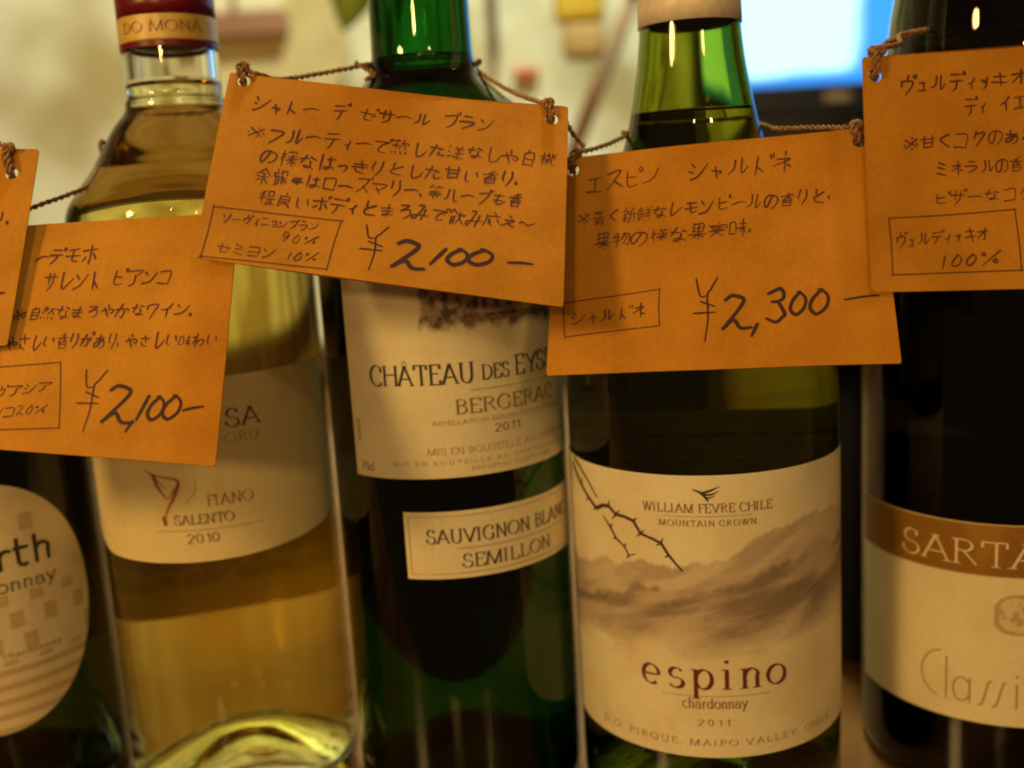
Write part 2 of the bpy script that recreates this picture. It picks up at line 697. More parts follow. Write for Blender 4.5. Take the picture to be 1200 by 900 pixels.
def label_patch(name, R, th0, th1, zbot, ztop, paint, material, parent, nu=200, nv=200, lift=0.00018):
    """Paper wrapped on the glass from th0 to th1 (degrees); zbot/ztop functions of s in -1..1 (mm); paint(theta, z) -> rgb"""
    s = np.linspace(-1, 1, nu)
    th = th0 + (s + 1) / 2 * (th1 - th0)
    zb = np.array([zbot(v) if callable(zbot) else zbot for v in s])
    zt = np.array([ztop(v) if callable(ztop) else ztop for v in s])
    t = np.linspace(0, 1, nv)
    TH = np.repeat(th[:, None], nv, 1)
    Z = zb[:, None] + (zt - zb)[:, None] * t[None, :]
    rr = R + lift
    a = np.radians(TH)
    V = np.stack([rr * np.sin(a), -rr * np.cos(a), Z / 1000], -1).reshape(-1, 3)
    faces = [(i * nv + j, (i + 1) * nv + j, (i + 1) * nv + j + 1, i * nv + j + 1) for i in range(nu - 1) for j in range(nv - 1)]
    o = mesh_obj(name, V, faces, material, parent, True)
    c = paint(TH, Z)
    c = np.clip(c, 0, 1).reshape(-1, 3)
    ca = o.data.color_attributes.new('print', 'FLOAT_COLOR', 'POINT')
    ca.data.foreach_set('color', np.concatenate([c, np.ones((len(c), 1))], 1).astype(np.float32).ravel())
    return o


def on_label(R, lift=0.00032):
    """(s mm along the arc measured from theta 0, t mm height) -> local point on the glass"""
    def fn(s, t, l):
        a = s / (R * 1000)
        r = R + lift + l
        return (r * math.sin(a), -r * math.cos(a), t / 1000)
    return fn


def arc(R, deg):
    return math.radians(deg) * R * 1000


# ------------------------------------------------------------------ materials
M_paper = printed('label_paper')
M_ink = mat('printing_ink', (0.035, 0.022, 0.018), 0.6)
M_inkbrown = mat('brown_ink', (0.20, 0.10, 0.05), 0.6)
M_inkfaint = mat('faint_ink', (0.36, 0.24, 0.13), 0.6)
M_inkred = mat('dark_red_ink', (0.13, 0.022, 0.02), 0.55)
M_inkrust = mat('rust_ink', (0.34, 0.07, 0.03), 0.55)
M_inkcream = mat('cream_ink', (0.74, 0.62, 0.38), 0.5)
M_inktan = mat('tan_ink', (0.36, 0.25, 0.10), 0.5)
M_pen = mat('felt_pen', (0.095, 0.022, 0.012), 0.75)
M_marker = mat('marker_pen', (0.040, 0.010, 0.016), 0.75)
M_twine = noisy('jute_twine', (0.16, 0.075, 0.03), (0.36, 0.19, 0.08), 900, 0.9)
M_cork = noisy('cork', (0.32, 0.18, 0.09), (0.16, 0.08, 0.04), 300, 0.9)
M_glass_clear = glass('clear_glass', (0.93, 0.95, 0.88))
M_glass_green = glass('green_glass', (0.005, 0.12, 0.009))
M_glass_olive = glass('olive_glass', (0.29, 0.35, 0.02))
M_glass_dark = glass('dark_glass', (0.05, 0.05, 0.02))
M_glass_deep = glass('dark_green_glass', (0.05, 0.12, 0.025))
M_wine_gold = wine_mat('golden_wine', (0.97, 0.78, 0.17))
M_wine_pale = wine_mat('pale_wine', (0.92, 0.82, 0.45))
M_foil_red = noisy('red_foil', (0.12, 0.004, 0.012), (0.17, 0.006, 0.016), 300, 0.32, 0.1, 900, bdist=0.0002)
M_foil_gold = noisy('gold_foil', (0.58, 0.38, 0.08), (0.70, 0.48, 0.12), 400, 0.38, spec=0.7)
M_foil_beige = noisy('beige_foil', (0.72, 0.63, 0.54), (0.82, 0.73, 0.63), 400, 0.40, 0.12, 700, spec=0.6, bdist=0.0002)
M_foil_black = noisy('black_foil', (0.02, 0.018, 0.02), (0.035, 0.03, 0.03), 400, 0.35)


def kraft(name):
    m = noisy(name, (0.45, 0.192, 0.017), (0.56, 0.250, 0.028), 48, 0.85, 0.25, 700, spec=0.15, bdist=0.0002)
    nt = m.node_tree
    b = nt.nodes['Principled BSDF']
    src = b.inputs['Base Color'].links[0].from_socket
    tc = nt.nodes.new('ShaderNodeTexCoord')
    mp = nt.nodes.new('ShaderNodeMapping')
    mp.inputs['Scale'].default_value = (900, 900, 700)
    n = nt.nodes.new('ShaderNodeTexNoise')
    n.inputs['Scale'].default_value = 1.0
    n.inputs['Detail'].default_value = 3
    mr = nt.nodes.new('ShaderNodeMapRange')
    mr.inputs['From Min'].default_value = 0.3
    mr.inputs['From Max'].default_value = 0.7
    mr.inputs['To Min'].default_value = 0.93
    mr.inputs['To Max'].default_value = 1.05
    vm = nt.nodes.new('ShaderNodeVectorMath')
    vm.operation = 'SCALE'
    nt.links.new(tc.outputs['Object'], mp.inputs[0])
    nt.links.new(mp.outputs[0], n.inputs['Vector'])
    nt.links.new(n.outputs[0], mr.inputs[0])
    nt.links.new(src, vm.inputs[0])
    nt.links.new(mr.outputs[0], vm.inputs['Scale'])
    nt.links.new(vm.outputs[0], b.inputs['Base Color'])
    return m


M_kraft = kraft('kraft_card')

ZB = -0.011      # height of the counter the bottles stand on
# ------------------------------------------------------------------ the setting
M_wall = noisy('cream_plaster', (0.48, 0.40, 0.23), (0.86, 0.86, 0.75), 8.5, 0.8, 0.3, 40, detail=2.5, lo=0.36, hi=0.62, bdist=0.003)
o = bm_obj('wall', box_bm(-2.4, 2.6, 1.16, 1.26, 0.033, 1.6), M_wall)
tag(o, kind='structure')
M_dark = noisy('dark_panel', (0.050, 0.028, 0.013), (0.085, 0.045, 0.02), 8, 0.5, 0.2, 60, stretch=(1, 1, .15))
o = bm_obj('wall_panelling', box_bm(-2.4, 2.6, 1.10, 1.155, -0.05, 0.032, .004), M_dark)
tag(o, kind='structure')
M_wood = noisy('bar_wood', (0.19, 0.085, 0.03), (0.28, 0.135, 0.05), 14, 0.17, 0.04, 90, stretch=(.12, 1, 1))
o = bm_obj('counter', box_bm(-2.4, 2.6, 0.20, 1.098, -0.06, ZB, .003), M_wood)
tag(o, kind='structure')

# ------------------------------------------------------------------ bottles
GRP_B = 'wine bottles standing in a row'


def make_bottle(name, label, X, Y, outer, gmat, wmat, wine_z, wall=0.0027, punt=0.022, lip=0.296):
    """outer: (r, z) from the base edge up to the lip (m)."""
    t = thing(name, label, 'wine bottle', (X, Y, ZB), GRP_B)
    zz = [p[1] for p in outer]
    rr = [p[0] for p in outer]
    # smooth resample of the profile
    pts = catmull([(r, z) for r, z in outer], 0.0022)
    pts = [(max(p[0], 0.002), p[1]) for p in pts]
    # punt
    R = outer[-1][0] if False else rr[0]
    base = [(0.0, ZB + punt), (R * .22, ZB + punt * .93), (R * .5, ZB + punt * .6), (R * .74, ZB + punt * .2), (R * .86, ZB + 0.0012), (R * .93, ZB)]
    outp = base + pts
    # inner profile
    inn = []
    for i, (r, z) in enumerate(pts):
        if z < ZB + 0.008:
            continue
        inn.append((r - wall, z))
    inn = [(0.0, ZB + punt + .004), (R * .25, ZB + punt * .93 + .004), (R * .52, ZB + punt * .6 + .004), (R * .75, ZB + punt * .2 + .0045), (R * .9, ZB + 0.0058)] + inn
    prof = outp + [(outp[-1][0] - .0008, lip), (inn[-1][0] + .0008, lip)] + inn[::-1]
    v, f, fi = lathe(prof)
    ob = mesh_obj('glass', v, f, gmat, t, True)
    nin0 = len(outp) + 2
    ior = []
    for k in fi:
        z = prof[min(k + 1, len(prof) - 1)][1]
        ior.append(1.12 if (k >= nin0 - 1 and z <= wine_z) else 1.5)
    at = ob.data.attributes.new('ior', 'FLOAT', 'FACE')
    at.data.foreach_set('value', ior)
    # wine
    wi = [(r - 0.00006 if r > 0 else 0.0, z + (0.00006 if r < R * .8 else 0)) for r, z in inn if z < wine_z]
    rtop = wi[-1][0]
    wp = wi + [(rtop, wine_z), (rtop - .0006, wine_z - .0006), (rtop * .6, wine_z - .0008), (0.0, wine_z - .0008)]
    v, f, fi = lathe(wp)
    wo = mesh_obj('wine', v, f, wmat, t, True)
    at = wo.data.attributes.new('ior', 'FLOAT', 'FACE')
    at.data.foreach_set('value', [1.0 if k >= len(wi) else 0.0 for k in fi])
    # cork
    rc = inn[-1][0] - .0003
    co_v, co_f, _ = lathe([(0, lip - .047), (rc * .93, lip - .047), (rc, lip - .045), (rc, lip - .003), (0, lip - .003)], 48)
    mesh_obj('cork', co_v, co_f, M_cork, t, True)
    return t


def capsule(parent, rfun, z0, z1, material, name='capsule', lift=0.0004):
    prof = [(rfun(z0) + .0001, z0)]
    n = 14
    for i in range(n + 1):
        z = z0 + (z1 - z0) * i / n
        prof.append((rfun(z) + lift, z))
    return prof


def rprof(outer):
    zs = [p[1] for p in outer]
    rs = [p[0] for p in outer]
    pts = catmull([(r, z) for r, z in outer], 0.0022)
    return lambda z: float(np.interp(z, [p[1] for p in pts], [p[0] for p in pts]))


def add_foil(t, outer, z0, z1, material, name='capsule', top=True, lift=.0004):
    rf = rprof(outer)
    n = 16
    prof = [(rf(z0), z0)] + [(rf(z0 + (z1 - z0) * i / n) + lift, z0 + (z1 - z0) * i / n) for i in range(n + 1)]
    if top:
        prof += [(prof[-1][0] - .001, z1 + .0006), (0, z1 + .0006)]
    v, f, _ = lathe(prof, 96)
    return mesh_obj(name, v, f, material, t, True)


def back_label(t, R, th, half, z0, z1, corner=4.0, oval=False):
    w = arc(R, half)

    def bot(s):
        d = (1 - abs(s)) * w
        if oval:
            return z0 + (z1 - z0) * .45 * (1 - math.sqrt(max(0, 1 - s * s)))
        return z0 + (corner - math.sqrt(max(0, corner ** 2 - (corner - d) ** 2)) if d < corner else 0)

    def paint(T, Z):
        c = np.empty(T.shape + (3,))
        c[:] = (.62, .54, .36)
        ln = (np.sin(Z * 3.0) > .55) & (fbm(T * .8, Z * .5) > .42) & (abs(T - th) < half * .8) & (Z < z1 - 6) & (Z > z0 + 10)
        c[ln] = (.22, .16, .10)
        return c
    return label_patch('back_label', R, th - half, th + half, bot, z1, paint, M_paper, t, 90, 130)


base_prof = lambda R: [(R - .0035, ZB + .0004), (R - .0012, ZB + .0018), (R - .0002, ZB + .0055), (R, ZB + .010)]

# ---- clear bottle of golden wine
R = .0375
prof2 = base_prof(R) + [(R, .02), (R, .04), (R, .10), (R, .150), (R - .0002, .166), (.0362, .182), (.0318, .1895), (.0262, .1968), (.0200, .2070), (.0162, .2115), (.0152, .2135), (.0151, .2150), (.0142, .2165), (.0143, .2200), (.0143, .235), (.0140, .262), (.0140, .280), (.0150, .284), (.0150, .292), (.0146, .2955)]
b2 = make_bottle('wine_bottle', 'clear glass bottle of golden wine with dark red and gold neck foil', -.099, .3355, prof2, M_glass_clear, M_wine_gold, .2205)
add_foil(b2, prof2, .2392, .2965, M_foil_red)
add_foil(b2, prof2, .2318, .2391, M_foil_gold, 'foil_band', False, .00045)
add_foil(b2, prof2, .2300, .2317, M_foil_red, 'foil_rim', False, .0004)
ink = Ink()
Rn = rprof(prof2)(.237) + .0005
roman(ink, 'DO MONA', arc(Rn, -42), 234.2, 2.9, arc(Rn, 100), (.1, .28), True)
ink.build('foil_lettering', on_label(Rn, .0001), M_inkred, b2)


def z2bot(s):
    w = arc(R, 75)
    d = (1 + s) * w
    e = 15.0
    z = 78.2 + 3.2 * s * s * (s > 0) + .9 * s * s
    if d < e:
        z += (e - math.sqrt(max(0, e * e - (e - d) ** 2))) * .8
    d2 = (1 - s) * w
    if d2 < 8:
        z += (8 - math.sqrt(max(0, 64 - (8 - d2) ** 2))) * .8
    return z


def paint2(T, Z):
    c = np.empty(T.shape + (3,))
    c[:] = (.74, .63, .35)
    n = fbm(T * .12 + 4, Z * .12)
    return mix(c, np.array([.72, .58, .29]), sstep(.45, .7, n) * .7)


l2 = label_patch('front_label', R, -67, 83, z2bot, 133.5, paint2, M_paper, b2, 180, 120)
ink = Ink()
roman(ink, 'SA', arc(R, 21.5), 118.3, 5.2, 10.8, (.14, .42), True)
ink.build('lettering', on_label(R), M_ink, l2)
ink = Ink()
roman(ink, 'ORU', arc(R, 20.5), 113.6, 2.7, 10.6, (.10, .25), True)
roman(ink, 'SALENTO', arc(R, -5.5), 90.0, 2.9, arc(R, 27), (.13, .42), True)
roman(ink, '2010', arc(R, -0.5), 84.2, 2.8, arc(R, 15), (.13, .42), True)
ink.mark('printed_line')
ink.stroke(linear([(arc(R, -14), 88.2), (arc(R, 34), 88.0)], .6), .16)
ink.build('lettering', on_label(R), M_inkbrown, l2)
ink = Ink()
roman(ink, 'FIANO', arc(R, 10), 95.2, 3.3, arc(R, 21), (.12, .34), True)
ink.mark('emblem')
for st, w in [([(-17.1, 107.2), (-13.0, 105.7), (-9.0, 104.9), (-1.9, 103.7), (-2.4, 101.1), (-4.6, 98.2), (-7.4, 95.3), (-9.8, 91.9)], [.2, .6, .5, .7, 1.1, .8, .5, .3]),
              ([(-13.1, 105.3), (-11.6, 102.3), (-9.6, 100.0), (-6.8, 98.2), (-3.6, 101.1)], [.9, 1.1, .5, .3, .4]),
              ([(-12.4, 105.0), (-9.5, 102.5), (-7.4, 101.4)], [.5, .3, .2])]:
    ink.stroke(catmull([(arc(R, a), z) for a, z in st], .3), w)
ink.stroke([(arc(R, -10), 92.4), (arc(R, -9.6), 90.4)], 1.3)
ink.build('emblem', on_label(R), M_inkrust, l2)
ink = Ink()
ink.stroke(catmull([(arc(R, a), z) for a, z in [(6.3, 104.4), (5.4, 100.0), (0.7, 96.5)]], .3), [.15, .3, .15])
ink.build('emblem_curve', on_label(R), M_inkfaint, l2)
back_label(b2, R, 190, 62, 42, 122, 6)

# ---- green bordeaux bottle
R = .037
prof3 = base_prof(R) + [(R, .02), (R, .04), (R, .10), (R, .160), (R - .0002, .180), (.0362, .1895), (.0335, .1985), (.0285, .2060), (.0225, .2118), (.0176, .2168), (.0157, .2212), (.0152, .2265), (.0150, .240), (.0147, .262), (.0144, .280), (.0154, .284), (.0154, .292), (.015, .2955)]
b3 = make_bottle('wine_bottle', 'green glass bottle with two cream labels, the upper showing a building engraving', -.021, .3275, prof3, M_glass_green, M_wine_pale, .2225)
add_foil(b3, prof3, .2425, .2965, M_foil_black)


def paint3(T, Z):
    c = np.empty(T.shape + (3,))
    c[:] = (.76, .69, .50)
    n = fbm(T * .1, Z * .1)
    c = mix(c, np.array([.70, .61, .42]), sstep(.4, .75, n) * .6)
    # engraved landscape with the building
    inside = sstep(-7, -5, T + (fbm(Z * .4, T * .02) - .5) * 5) * sstep(66, 61, T) * sstep(143.2, 146.5, Z + (fbm(T * .25, Z * .2) - .5) * 6) * sstep(168.5, 167, Z)
    tone = fbm(T * .35, Z * .55, 6) + .28 * (fbm(T * 1.3, Z * 1.4, 3) - .5)
    dark = mix(np.broadcast_to(np.array([.11, .065, .05]), c.shape), np.array([.40, .29, .20]), sstep(.36, .66, tone))
    c = c + (dark - c) * inside[..., None]
    bl = (T > 20) & (T < 56) & (Z > 148) & (Z < 156)
    wall_c = np.array([.46, .34, .24])
    c[bl] = wall_c * (0.9 + .3 * (fbm(T, Z)[bl][:, None] - .5))
    win = bl & (np.mod(T - 20, 6.0) > 1.8) & (np.mod(T - 20, 6.0) < 4.4) & (Z > 149.4) & (Z < 153.6)
    c[win] = (.12, .07, .06)
    roof = (T > 18.5) & (T < 57.5) & (Z >= 156) & (Z < 159.5)
    c[roof] = (.16, .09, .07)
    gr = (T > 12) & (T < 60) & (Z > 145.8) & (Z < 147.2) & (fbm(T * .5, Z * 2) > .4)
    c[gr] = (.25, .16, .11)
    return c


l3 = label_patch('front_label', R, -45.5, 105, 101.4, 176, paint3, M_paper, b3, 330, 200)
ink = Ink()
roman(ink, 'CHÂTEAU', arc(R, -32), 128.9, 5.7, arc(R, 48.5), (.13, .42), True)
roman(ink, 'DES', arc(R, 19.5), 129.2, 4.2, arc(R, 14), (.13, .42), True)
roman(ink, 'EYSSARDS', arc(R, 36), 129.2, 5.7, arc(R, 56), (.13, .42), True)
roman(ink, '2011', arc(R, 24), 113.6, 2.3, arc(R, 14), (.16, .34), True)
roman(ink, '75cl', arc(R, -41.5), 103.4, 2.4, arc(R, 8), (.15, .3), False)
ink.build('lettering', on_label(R), M_ink, l3)
ink = Ink()
roman(ink, 'BERGERAC', arc(R, 6.5), 120.0, 4.1, arc(R, 55), (.13, .42), True)
ink.mark('small_print')
for k in range(9):
    ink.stroke([(arc(R, -42.3) + .1 * (k % 2), 112.4 + k * .75), (arc(R, -40.6), 112.3 + k * .75)], .28)
ink.build('lettering', on_label(R), M_inkbrown, l3)
ink = Ink()
roman(ink, 'APPELLATION BERGERAC CONTRÔLÉE'.replace('Ô', 'O').replace('É', 'E'), arc(R, -4), 117.0, 1.25, arc(R, 70), (.14, .3), False)
roman(ink, 'MIS EN BOUTEILLE AU CHATEAU', arc(R, -7), 108.4, 1.9, arc(R, 78), (.10, .26), True)
roman(ink, 'MIS EN BOUTEILLE AU CHATEAU BERGERAC', arc(R, -24), 105.4, 1.2, arc(R, 108), (.14, .3), False)
roman(ink, 'BERGERAC CONTROLEE', arc(R, 12), 103.2, 1.1, arc(R, 44), (.14, .3), False)
ink.mark('printed_line')
ink.stroke(linear([(arc(R, 14), 126.6), (arc(R, 76), 126.6)], .5), .2)
ink.build('lettering', on_label(R), M_inkfaint, l3)


def paint3b(T, Z):
    c = np.empty(T.shape + (3,))
    c[:] = (.78, .70, .50)
    s = (T + 20.5) * .6458
    w = 100.5 * .6458
    e = np.minimum(np.minimum(s, w - s), np.minimum(Z - 71, 91.4 - Z))
    c[(e > 1.2) & (e < 1.75)] = (.50, .38, .20)
    n = fbm(T * .2, Z * .2)
    return mix(c, np.array([.72, .62, .42]), sstep(.45, .7, n) * .5)


l3b = label_patch('lower_label', R, -20.5, 80, 71.0, 91.4, paint3b, M_paper, b3, 260, 90)
ink = Ink()
roman(ink, 'SAUVIGNON BLANC', arc(R, -10.5), 81.9, 4.1, arc(R, 80), (.13, .42), True)
roman(ink, 'SEMILLON', arc(R, 5), 74.2, 4.0, arc(R, 48), (.13, .42), True)
ink.mark('printed_line')
ink.stroke(linear([(arc(R, 3), 80.1), (arc(R, 66), 80.1)], .5), .16)
ink.build('lettering', on_label(R), M_ink, l3b)
back_label(b3, R, 186, 23, 13, 112, 6, True)

# ---- olive burgundy bottle
R = .041
prof4 = base_prof(R) + [(R, .02), (R, .04), (R, .09), (R, .118), (.0404, .128), (.0378, .141), (.0338, .1545), (.0285, .169), (.0230, .184), (.0195, .1955), (.0178, .203), (.0160, .2125), (.0150, .2200), (.0145, .2270), (.0142, .245), (.0140, .265), (.0140, .282), (.0150, .286), (.0150, .294), (.0146, .2975)]
b4 = make_bottle('wine_bottle', 'olive green bottle with misty mountain and thorny branch label', .0577, .3147, prof4, M_glass_olive, M_wine_pale, .2008, lip=.298)
add_foil(b4, prof4, .2253, .2985, M_foil_beige)
TH1 = [-80, -65.8, -36.6, -19.0, -2.5, 14.7, 36.0, 59.2, 80]
ZR1 = [70, 71.7, 76.7, 74.8, 79.3, 84.3, 86.3, 85.4, 84]
ZR2 = [60, 62.0, 69.4, 69.0, 69.5, 75.0, 79.0, 76.6, 74]
ZBAND = [49, 50.5, 53.8, 52, 51.0, 54.3, 56, 54, 52]


def paint4(T, Z):
    c = np.empty(T.shape + (3,))
    c[:] = (.80, .73, .53)
    c = mix(c, np.array([.70, .58, .36]), sstep(.35, .75, fbm(T * .05 + 3, Z * .09)) * .55)
    n1 = (fbm(T * .13, Z * .01 + 3) - .5) * 6
    n2 = (fbm(T * .15 + 20, Z * .01 + 9) - .5) * 7
    r1 = np.interp(T, TH1, ZR1) + n1
    r2 = np.interp(T, TH1, ZR2) + n2
    rb = np.interp(T, TH1, ZBAND) + (fbm(T * .05 + 7, Z * .2) - .5) * 7
    u = T * .7156
    # brush streaks that climb to the right, plus paper grain
    st1 = fbm((u * .9 + Z * .5) * .045 + 2, (Z * .9 - u * .42) * .20 + 4, 5)
    st2 = fbm((u * .95 - Z * .3) * .06 + 12, (Z * .95 - u * .20) * .30 + 8, 5)
    grain = fbm(u * .9, Z * 1.1, 3) - .5
    m1 = sstep(.7, -.7, Z - r1) * sstep(-5, 7, Z - rb)
    t1_ = np.clip(sstep(.36, .66, st1) + .25 * grain, 0, 1)
    tone1 = mix(np.broadcast_to(np.array([.60, .48, .35]), c.shape), np.array([.40, .30, .23]), t1_)
    c = c + (tone1 - c) * (m1 * .85)[..., None]
    m2 = sstep(.9, -1.6, Z - r2) * sstep(-4, 9, Z - rb)
    t2_ = np.clip(sstep(.34, .66, .6 * st2 + .4 * st1) + .3 * grain, 0, 1)
    tone2 = mix(np.broadcast_to(np.array([.52, .40, .29]), c.shape), np.array([.22, .155, .125]), t2_)
    c = c + (tone2 - c) * (m2 * .88)[..., None]
    m3 = sstep(43, 50, Z) * sstep(66, 52, Z) * sstep(.52, .70, fbm(u * .06 + 31, Z * .35 + 3))
    c = c + (np.array([.56, .43, .29]) - c) * (m3 * .5)[..., None]
    edge = np.minimum(Z - 18.5, 102.1 - Z)
    return mix(c, np.array([.82, .76, .60]), sstep(.7, .2, edge))  # light rim: edge highlight painted into the print colour


l4 = label_patch('front_label', R, -98.5, 81.5, 18.5, 102.1, paint4, M_paper, b4, 420, 260)
ink = Ink()
roman(ink, 'espino', arc(R, -38.5), 39.6, 8.7, arc(R, 61), (.12, .46), True, gap=2.6)
ink.build('lettering', on_label(R), M_inkred, l4)
ink = Ink()
roman(ink, 'chardonnay', arc(R, -21), 33.7, 3.1, arc(R, 26), (.14, .34), True)
roman(ink, '2011', arc(R, -15.5), 28.4, 1.9, arc(R, 14), (.14, .34), True, gap=4)
roman(ink, 'D.O. PIRQUE, MAIPO VALLEY, CHILE', arc(R, -60), 22.2, 1.9, arc(R, 108), (.12, .32), True, gap=2.6)
roman(ink, 'WILLIAM FEVRE CHILE', arc(R, -34.5), 91.6, 2.5, arc(R, 51), (.14, .36), True, gap=2.2)
roman(ink, 'MOUNTAIN GROWN', arc(R, -28), 87.7, 1.7, arc(R, 38), (.14, .34), True, gap=3)
ink.mark('printed_line')
ink.stroke(linear([(arc(R, -26), 90.5), (arc(R, 8), 90.5)], .5), .12)
ink.mark('printed_line')
ink.stroke(linear([(arc(R, -29), 37.4), (arc(R, 14), 37.4)], .5), .14)
ink.build('lettering', on_label(R), M_inkbrown, l4)
ink = Ink()
pa = lambda L: [(arc(R, a), z) for a, z in L]
ink.stroke(catmull(pa([(-14.2, 98.2), (-11.2, 97.2), (-8.6, 95.0)]), .2), [.35, .8, .5])
ink.stroke(catmull(pa([(-11.0, 97.2), (-8.0, 97.8), (-4.0, 99.0)]), .2), [.7, .6, .15])
ink.stroke(catmull(pa([(-9.8, 96.7), (-7.2, 96.8), (-4.6, 97.7)]), .2), [.6, .5, .12])
ink.stroke(catmull(pa([(-9.4, 95.9), (-7.6, 95.9), (-5.8, 96.5)]), .2), [.5, .35, .1])
ink.build('bird_emblem', on_label(R), M_ink, l4)
ink = Ink()
br1 = [(-79.1, 99.3), (-70.0, 94.2), (-64, 91.2), (-58.5, 88.9), (-54.6, 90.4), (-51.1, 90.7), (-47.2, 88.7), (-43, 88.6), (-38.8, 87.8), (-35.7, 84.4), (-31, 83.4), (-27.2, 82.3), (-24.3, 79.0), (-21.6, 76.6), (-19.1, 74.6)]
ink.stroke(linear(pa(br1), .3), [1.5, 1.3, 1.1, 1.25, .95, 1.0, .8, .8, .55])
ink.stroke(linear(pa([(-77, 101.5), (-71.3, 99.9), (-64.0, 96.5), (-60.5, 94.0), (-58.1, 92.4)]), .3), [1.1, .8, .45])
ink.stroke(linear(pa([(-54.6, 87.4), (-50.4, 84.4), (-47.7, 81.6), (-43.5, 79.6), (-41.5, 77.3), (-38.5, 77.9)]), .3), [.3, .8, .65, .5, .3])
for a, z, da, dz in [(-70, 94.2, 1.2, 2.6), (-64, 91.2, -2.4, -1.2), (-58.5, 88.9, -2.6, -.8), (-51.1, 90.7, .8, 1.9), (-47.2, 88.7, -2.2, -1.7), (-47.2, 88.7, 2, 1.5), (-38.8, 87.8, 1.7, 1.1), (-35.7, 84.4, -2, -1.1), (-35.7, 84.4, 1.6, 1.2), (-27.2, 82.3, .8, 1.6), (-27.2, 82.3, -2, -.8), (-24.3, 79, -1.6, -.8), (-50.4, 84.4, 1.1, 1.2), (-47.7, 81.6, -1.7, -.4), (-43.5, 79.6, .9, 1.1), (-41.5, 77.3, -1, -1.1)]:
    ink.stroke(linear(pa([(a, z), (a + da, z + dz)]), .3), [.75, .2])
ink.build('branch_drawing', on_label(R), mat('branch_ink', (.075, .028, .02), .6), l4)
back_label(b4, R, 171.5, 60, 24, 107, 5)

# ---- dark bottle with the brown banded label
R = .0418
prof5 = base_prof(R) + [(R, .02), (R, .04), (R, .10), (R, .150), (R - .0002, .174), (.0400, .188), (.0374, .203), (.0347, .2145), (.0327, .2290), (.0290, .246), (.0225, .264), (.0168, .280), (.0150, .292), (.0146, .31), (.0146, .325), (.0156, .329), (.0156, .336), (.0152, .3395)]
b5 = make_bottle('wine_bottle', 'almost black bottle at far right, brown band across the top of its cream label', .155, .325, prof5, M_glass_dark, M_wine_pale, .27, lip=.34)
add_foil(b5, prof5, .285, .3405, M_foil_black)


def paint5(T, Z):
    c = np.empty(T.shape + (3,))
    c[:] = (.76, .69, .47)
    c = mix(c, np.array([.68, .60, .38]), sstep(.4, .75, fbm(T * .08, Z * .08)) * .6)
    band = sstep(62.3, 62.9, Z)
    bc = mix(np.broadcast_to(np.array([.33, .165, .020]), c.shape), np.array([.25, .115, .014]), sstep(.4, .65, fbm(T * .05 + 9, Z * .05)))
    c = c + (bc - c) * band[..., None]
    u, v = (T + 13) / 12.5, (Z - 51.2) / 6.4
    crest = (np.abs(u) ** 3 + np.abs(v + .05 * u * u) ** 3) < 1
    sw = fbm(T * .45, Z * .7 + 3, 3)
    c[crest] = (.47, .36, .19)
    ring = crest & ((np.abs(u) ** 3 + np.abs(v) ** 3) < .62) & (sw > .5)
    c[ring] = (.66, .56, .34)
    ed = np.minimum(78.5 - Z, np.minimum(T + 93, 67 - T) * .7)
    return mix(c, np.array([.60, .47, .26]), sstep(.6, .2, ed) * band)


l5 = label_patch('front_label', R, -93, 67, 16.0, 78.5, paint5, M_paper, b5, 260, 240)
ink = Ink()
roman(ink, 'SARTARELLI', arc(R, -64), 65.6, 7.4, arc(R, 102), (.12, .34), True)
ink.build('lettering', on_label(R), M_inkcream, l5)
ink = Ink()
cl = lambda pts: [(arc(R, -54) + x, 22 + y) for x, y in pts]
ink.stroke(catmull(cl([(6.2, 15), (3.2, 13.6), (1.0, 10.4), (.3, 7), (1.1, 3.6), (3.2, 1.0), (5.2, .2)]), .4), .5)
ink.stroke(linear(cl([(8.0, 13.4), (8.0, 0)]), .4), .5)
ink.stroke(catmull(cl([(14.6, 6.0), (13.0, 7.6), (11, 7.0), (10.0, 4.2), (10.8, 1.0), (12.4, .2), (14.0, 1.2), (14.7, 3.0)]), .3), .5)
ink.stroke(linear(cl([(14.7, 7.8), (14.7, 0)]), .4), .5)
for k in (0, 1):
    ink.stroke(catmull(cl([(20.6 + k * 3.9, 7.8), (19.8 + k * 3.9, 7.2), (18.2 + k * 3.9, .8), (17.2 + k * 3.9, 0)]), .3), .5)
ink.stroke(linear(cl([(27.4, 7.6), (27.4, 0)]), .4), .5)
ink.stroke(linear(cl([(27.4, 10.2), (27.4, 9.8)]), .3), .6)
ink.stroke(catmull(cl([(35, 6.6), (33, 7.8), (30.9, 6.6), (30, 3.8), (30.9, 1.2), (33, .1), (35, 1.2)]), .3), .5)
ink.stroke(catmull(cl([(40.5, 7.8), (37.6, 6.4), (36.8, 3.8), (37.8, 1), (40.5, 0), (43.2, 1.2), (44, 3.8), (43.2, 6.6), (40.5, 7.8)]), .3), .5)
ink.build('lettering', on_label(R), M_inktan, l5)
back_label(b5, R, 167, 55, 22, 90, 5)

# ---- dark bottle with the round label, half out of the frame
R = .038
prof1 = base_prof(R) + [(R, .02), (R, .04), (R, .09), (R, .125), (.0375, .138), (.0352, .152), (.0315, .166), (.0265, .181), (.0215, .195), (.018, .207), (.016, .218), (.0150, .230), (.0146, .25), (.0143, .27), (.0143, .282), (.0152, .286), (.0152, .294), (.0148, .2975)]
b1 = make_bottle('wine_bottle', 'dark green bottle with an oval cream label cut off by the picture edge', -.178, .330, prof1, M_glass_deep, M_wine_pale, .205, lip=.298)
add_foil(b1, prof1, .236, .2985, M_foil_black)


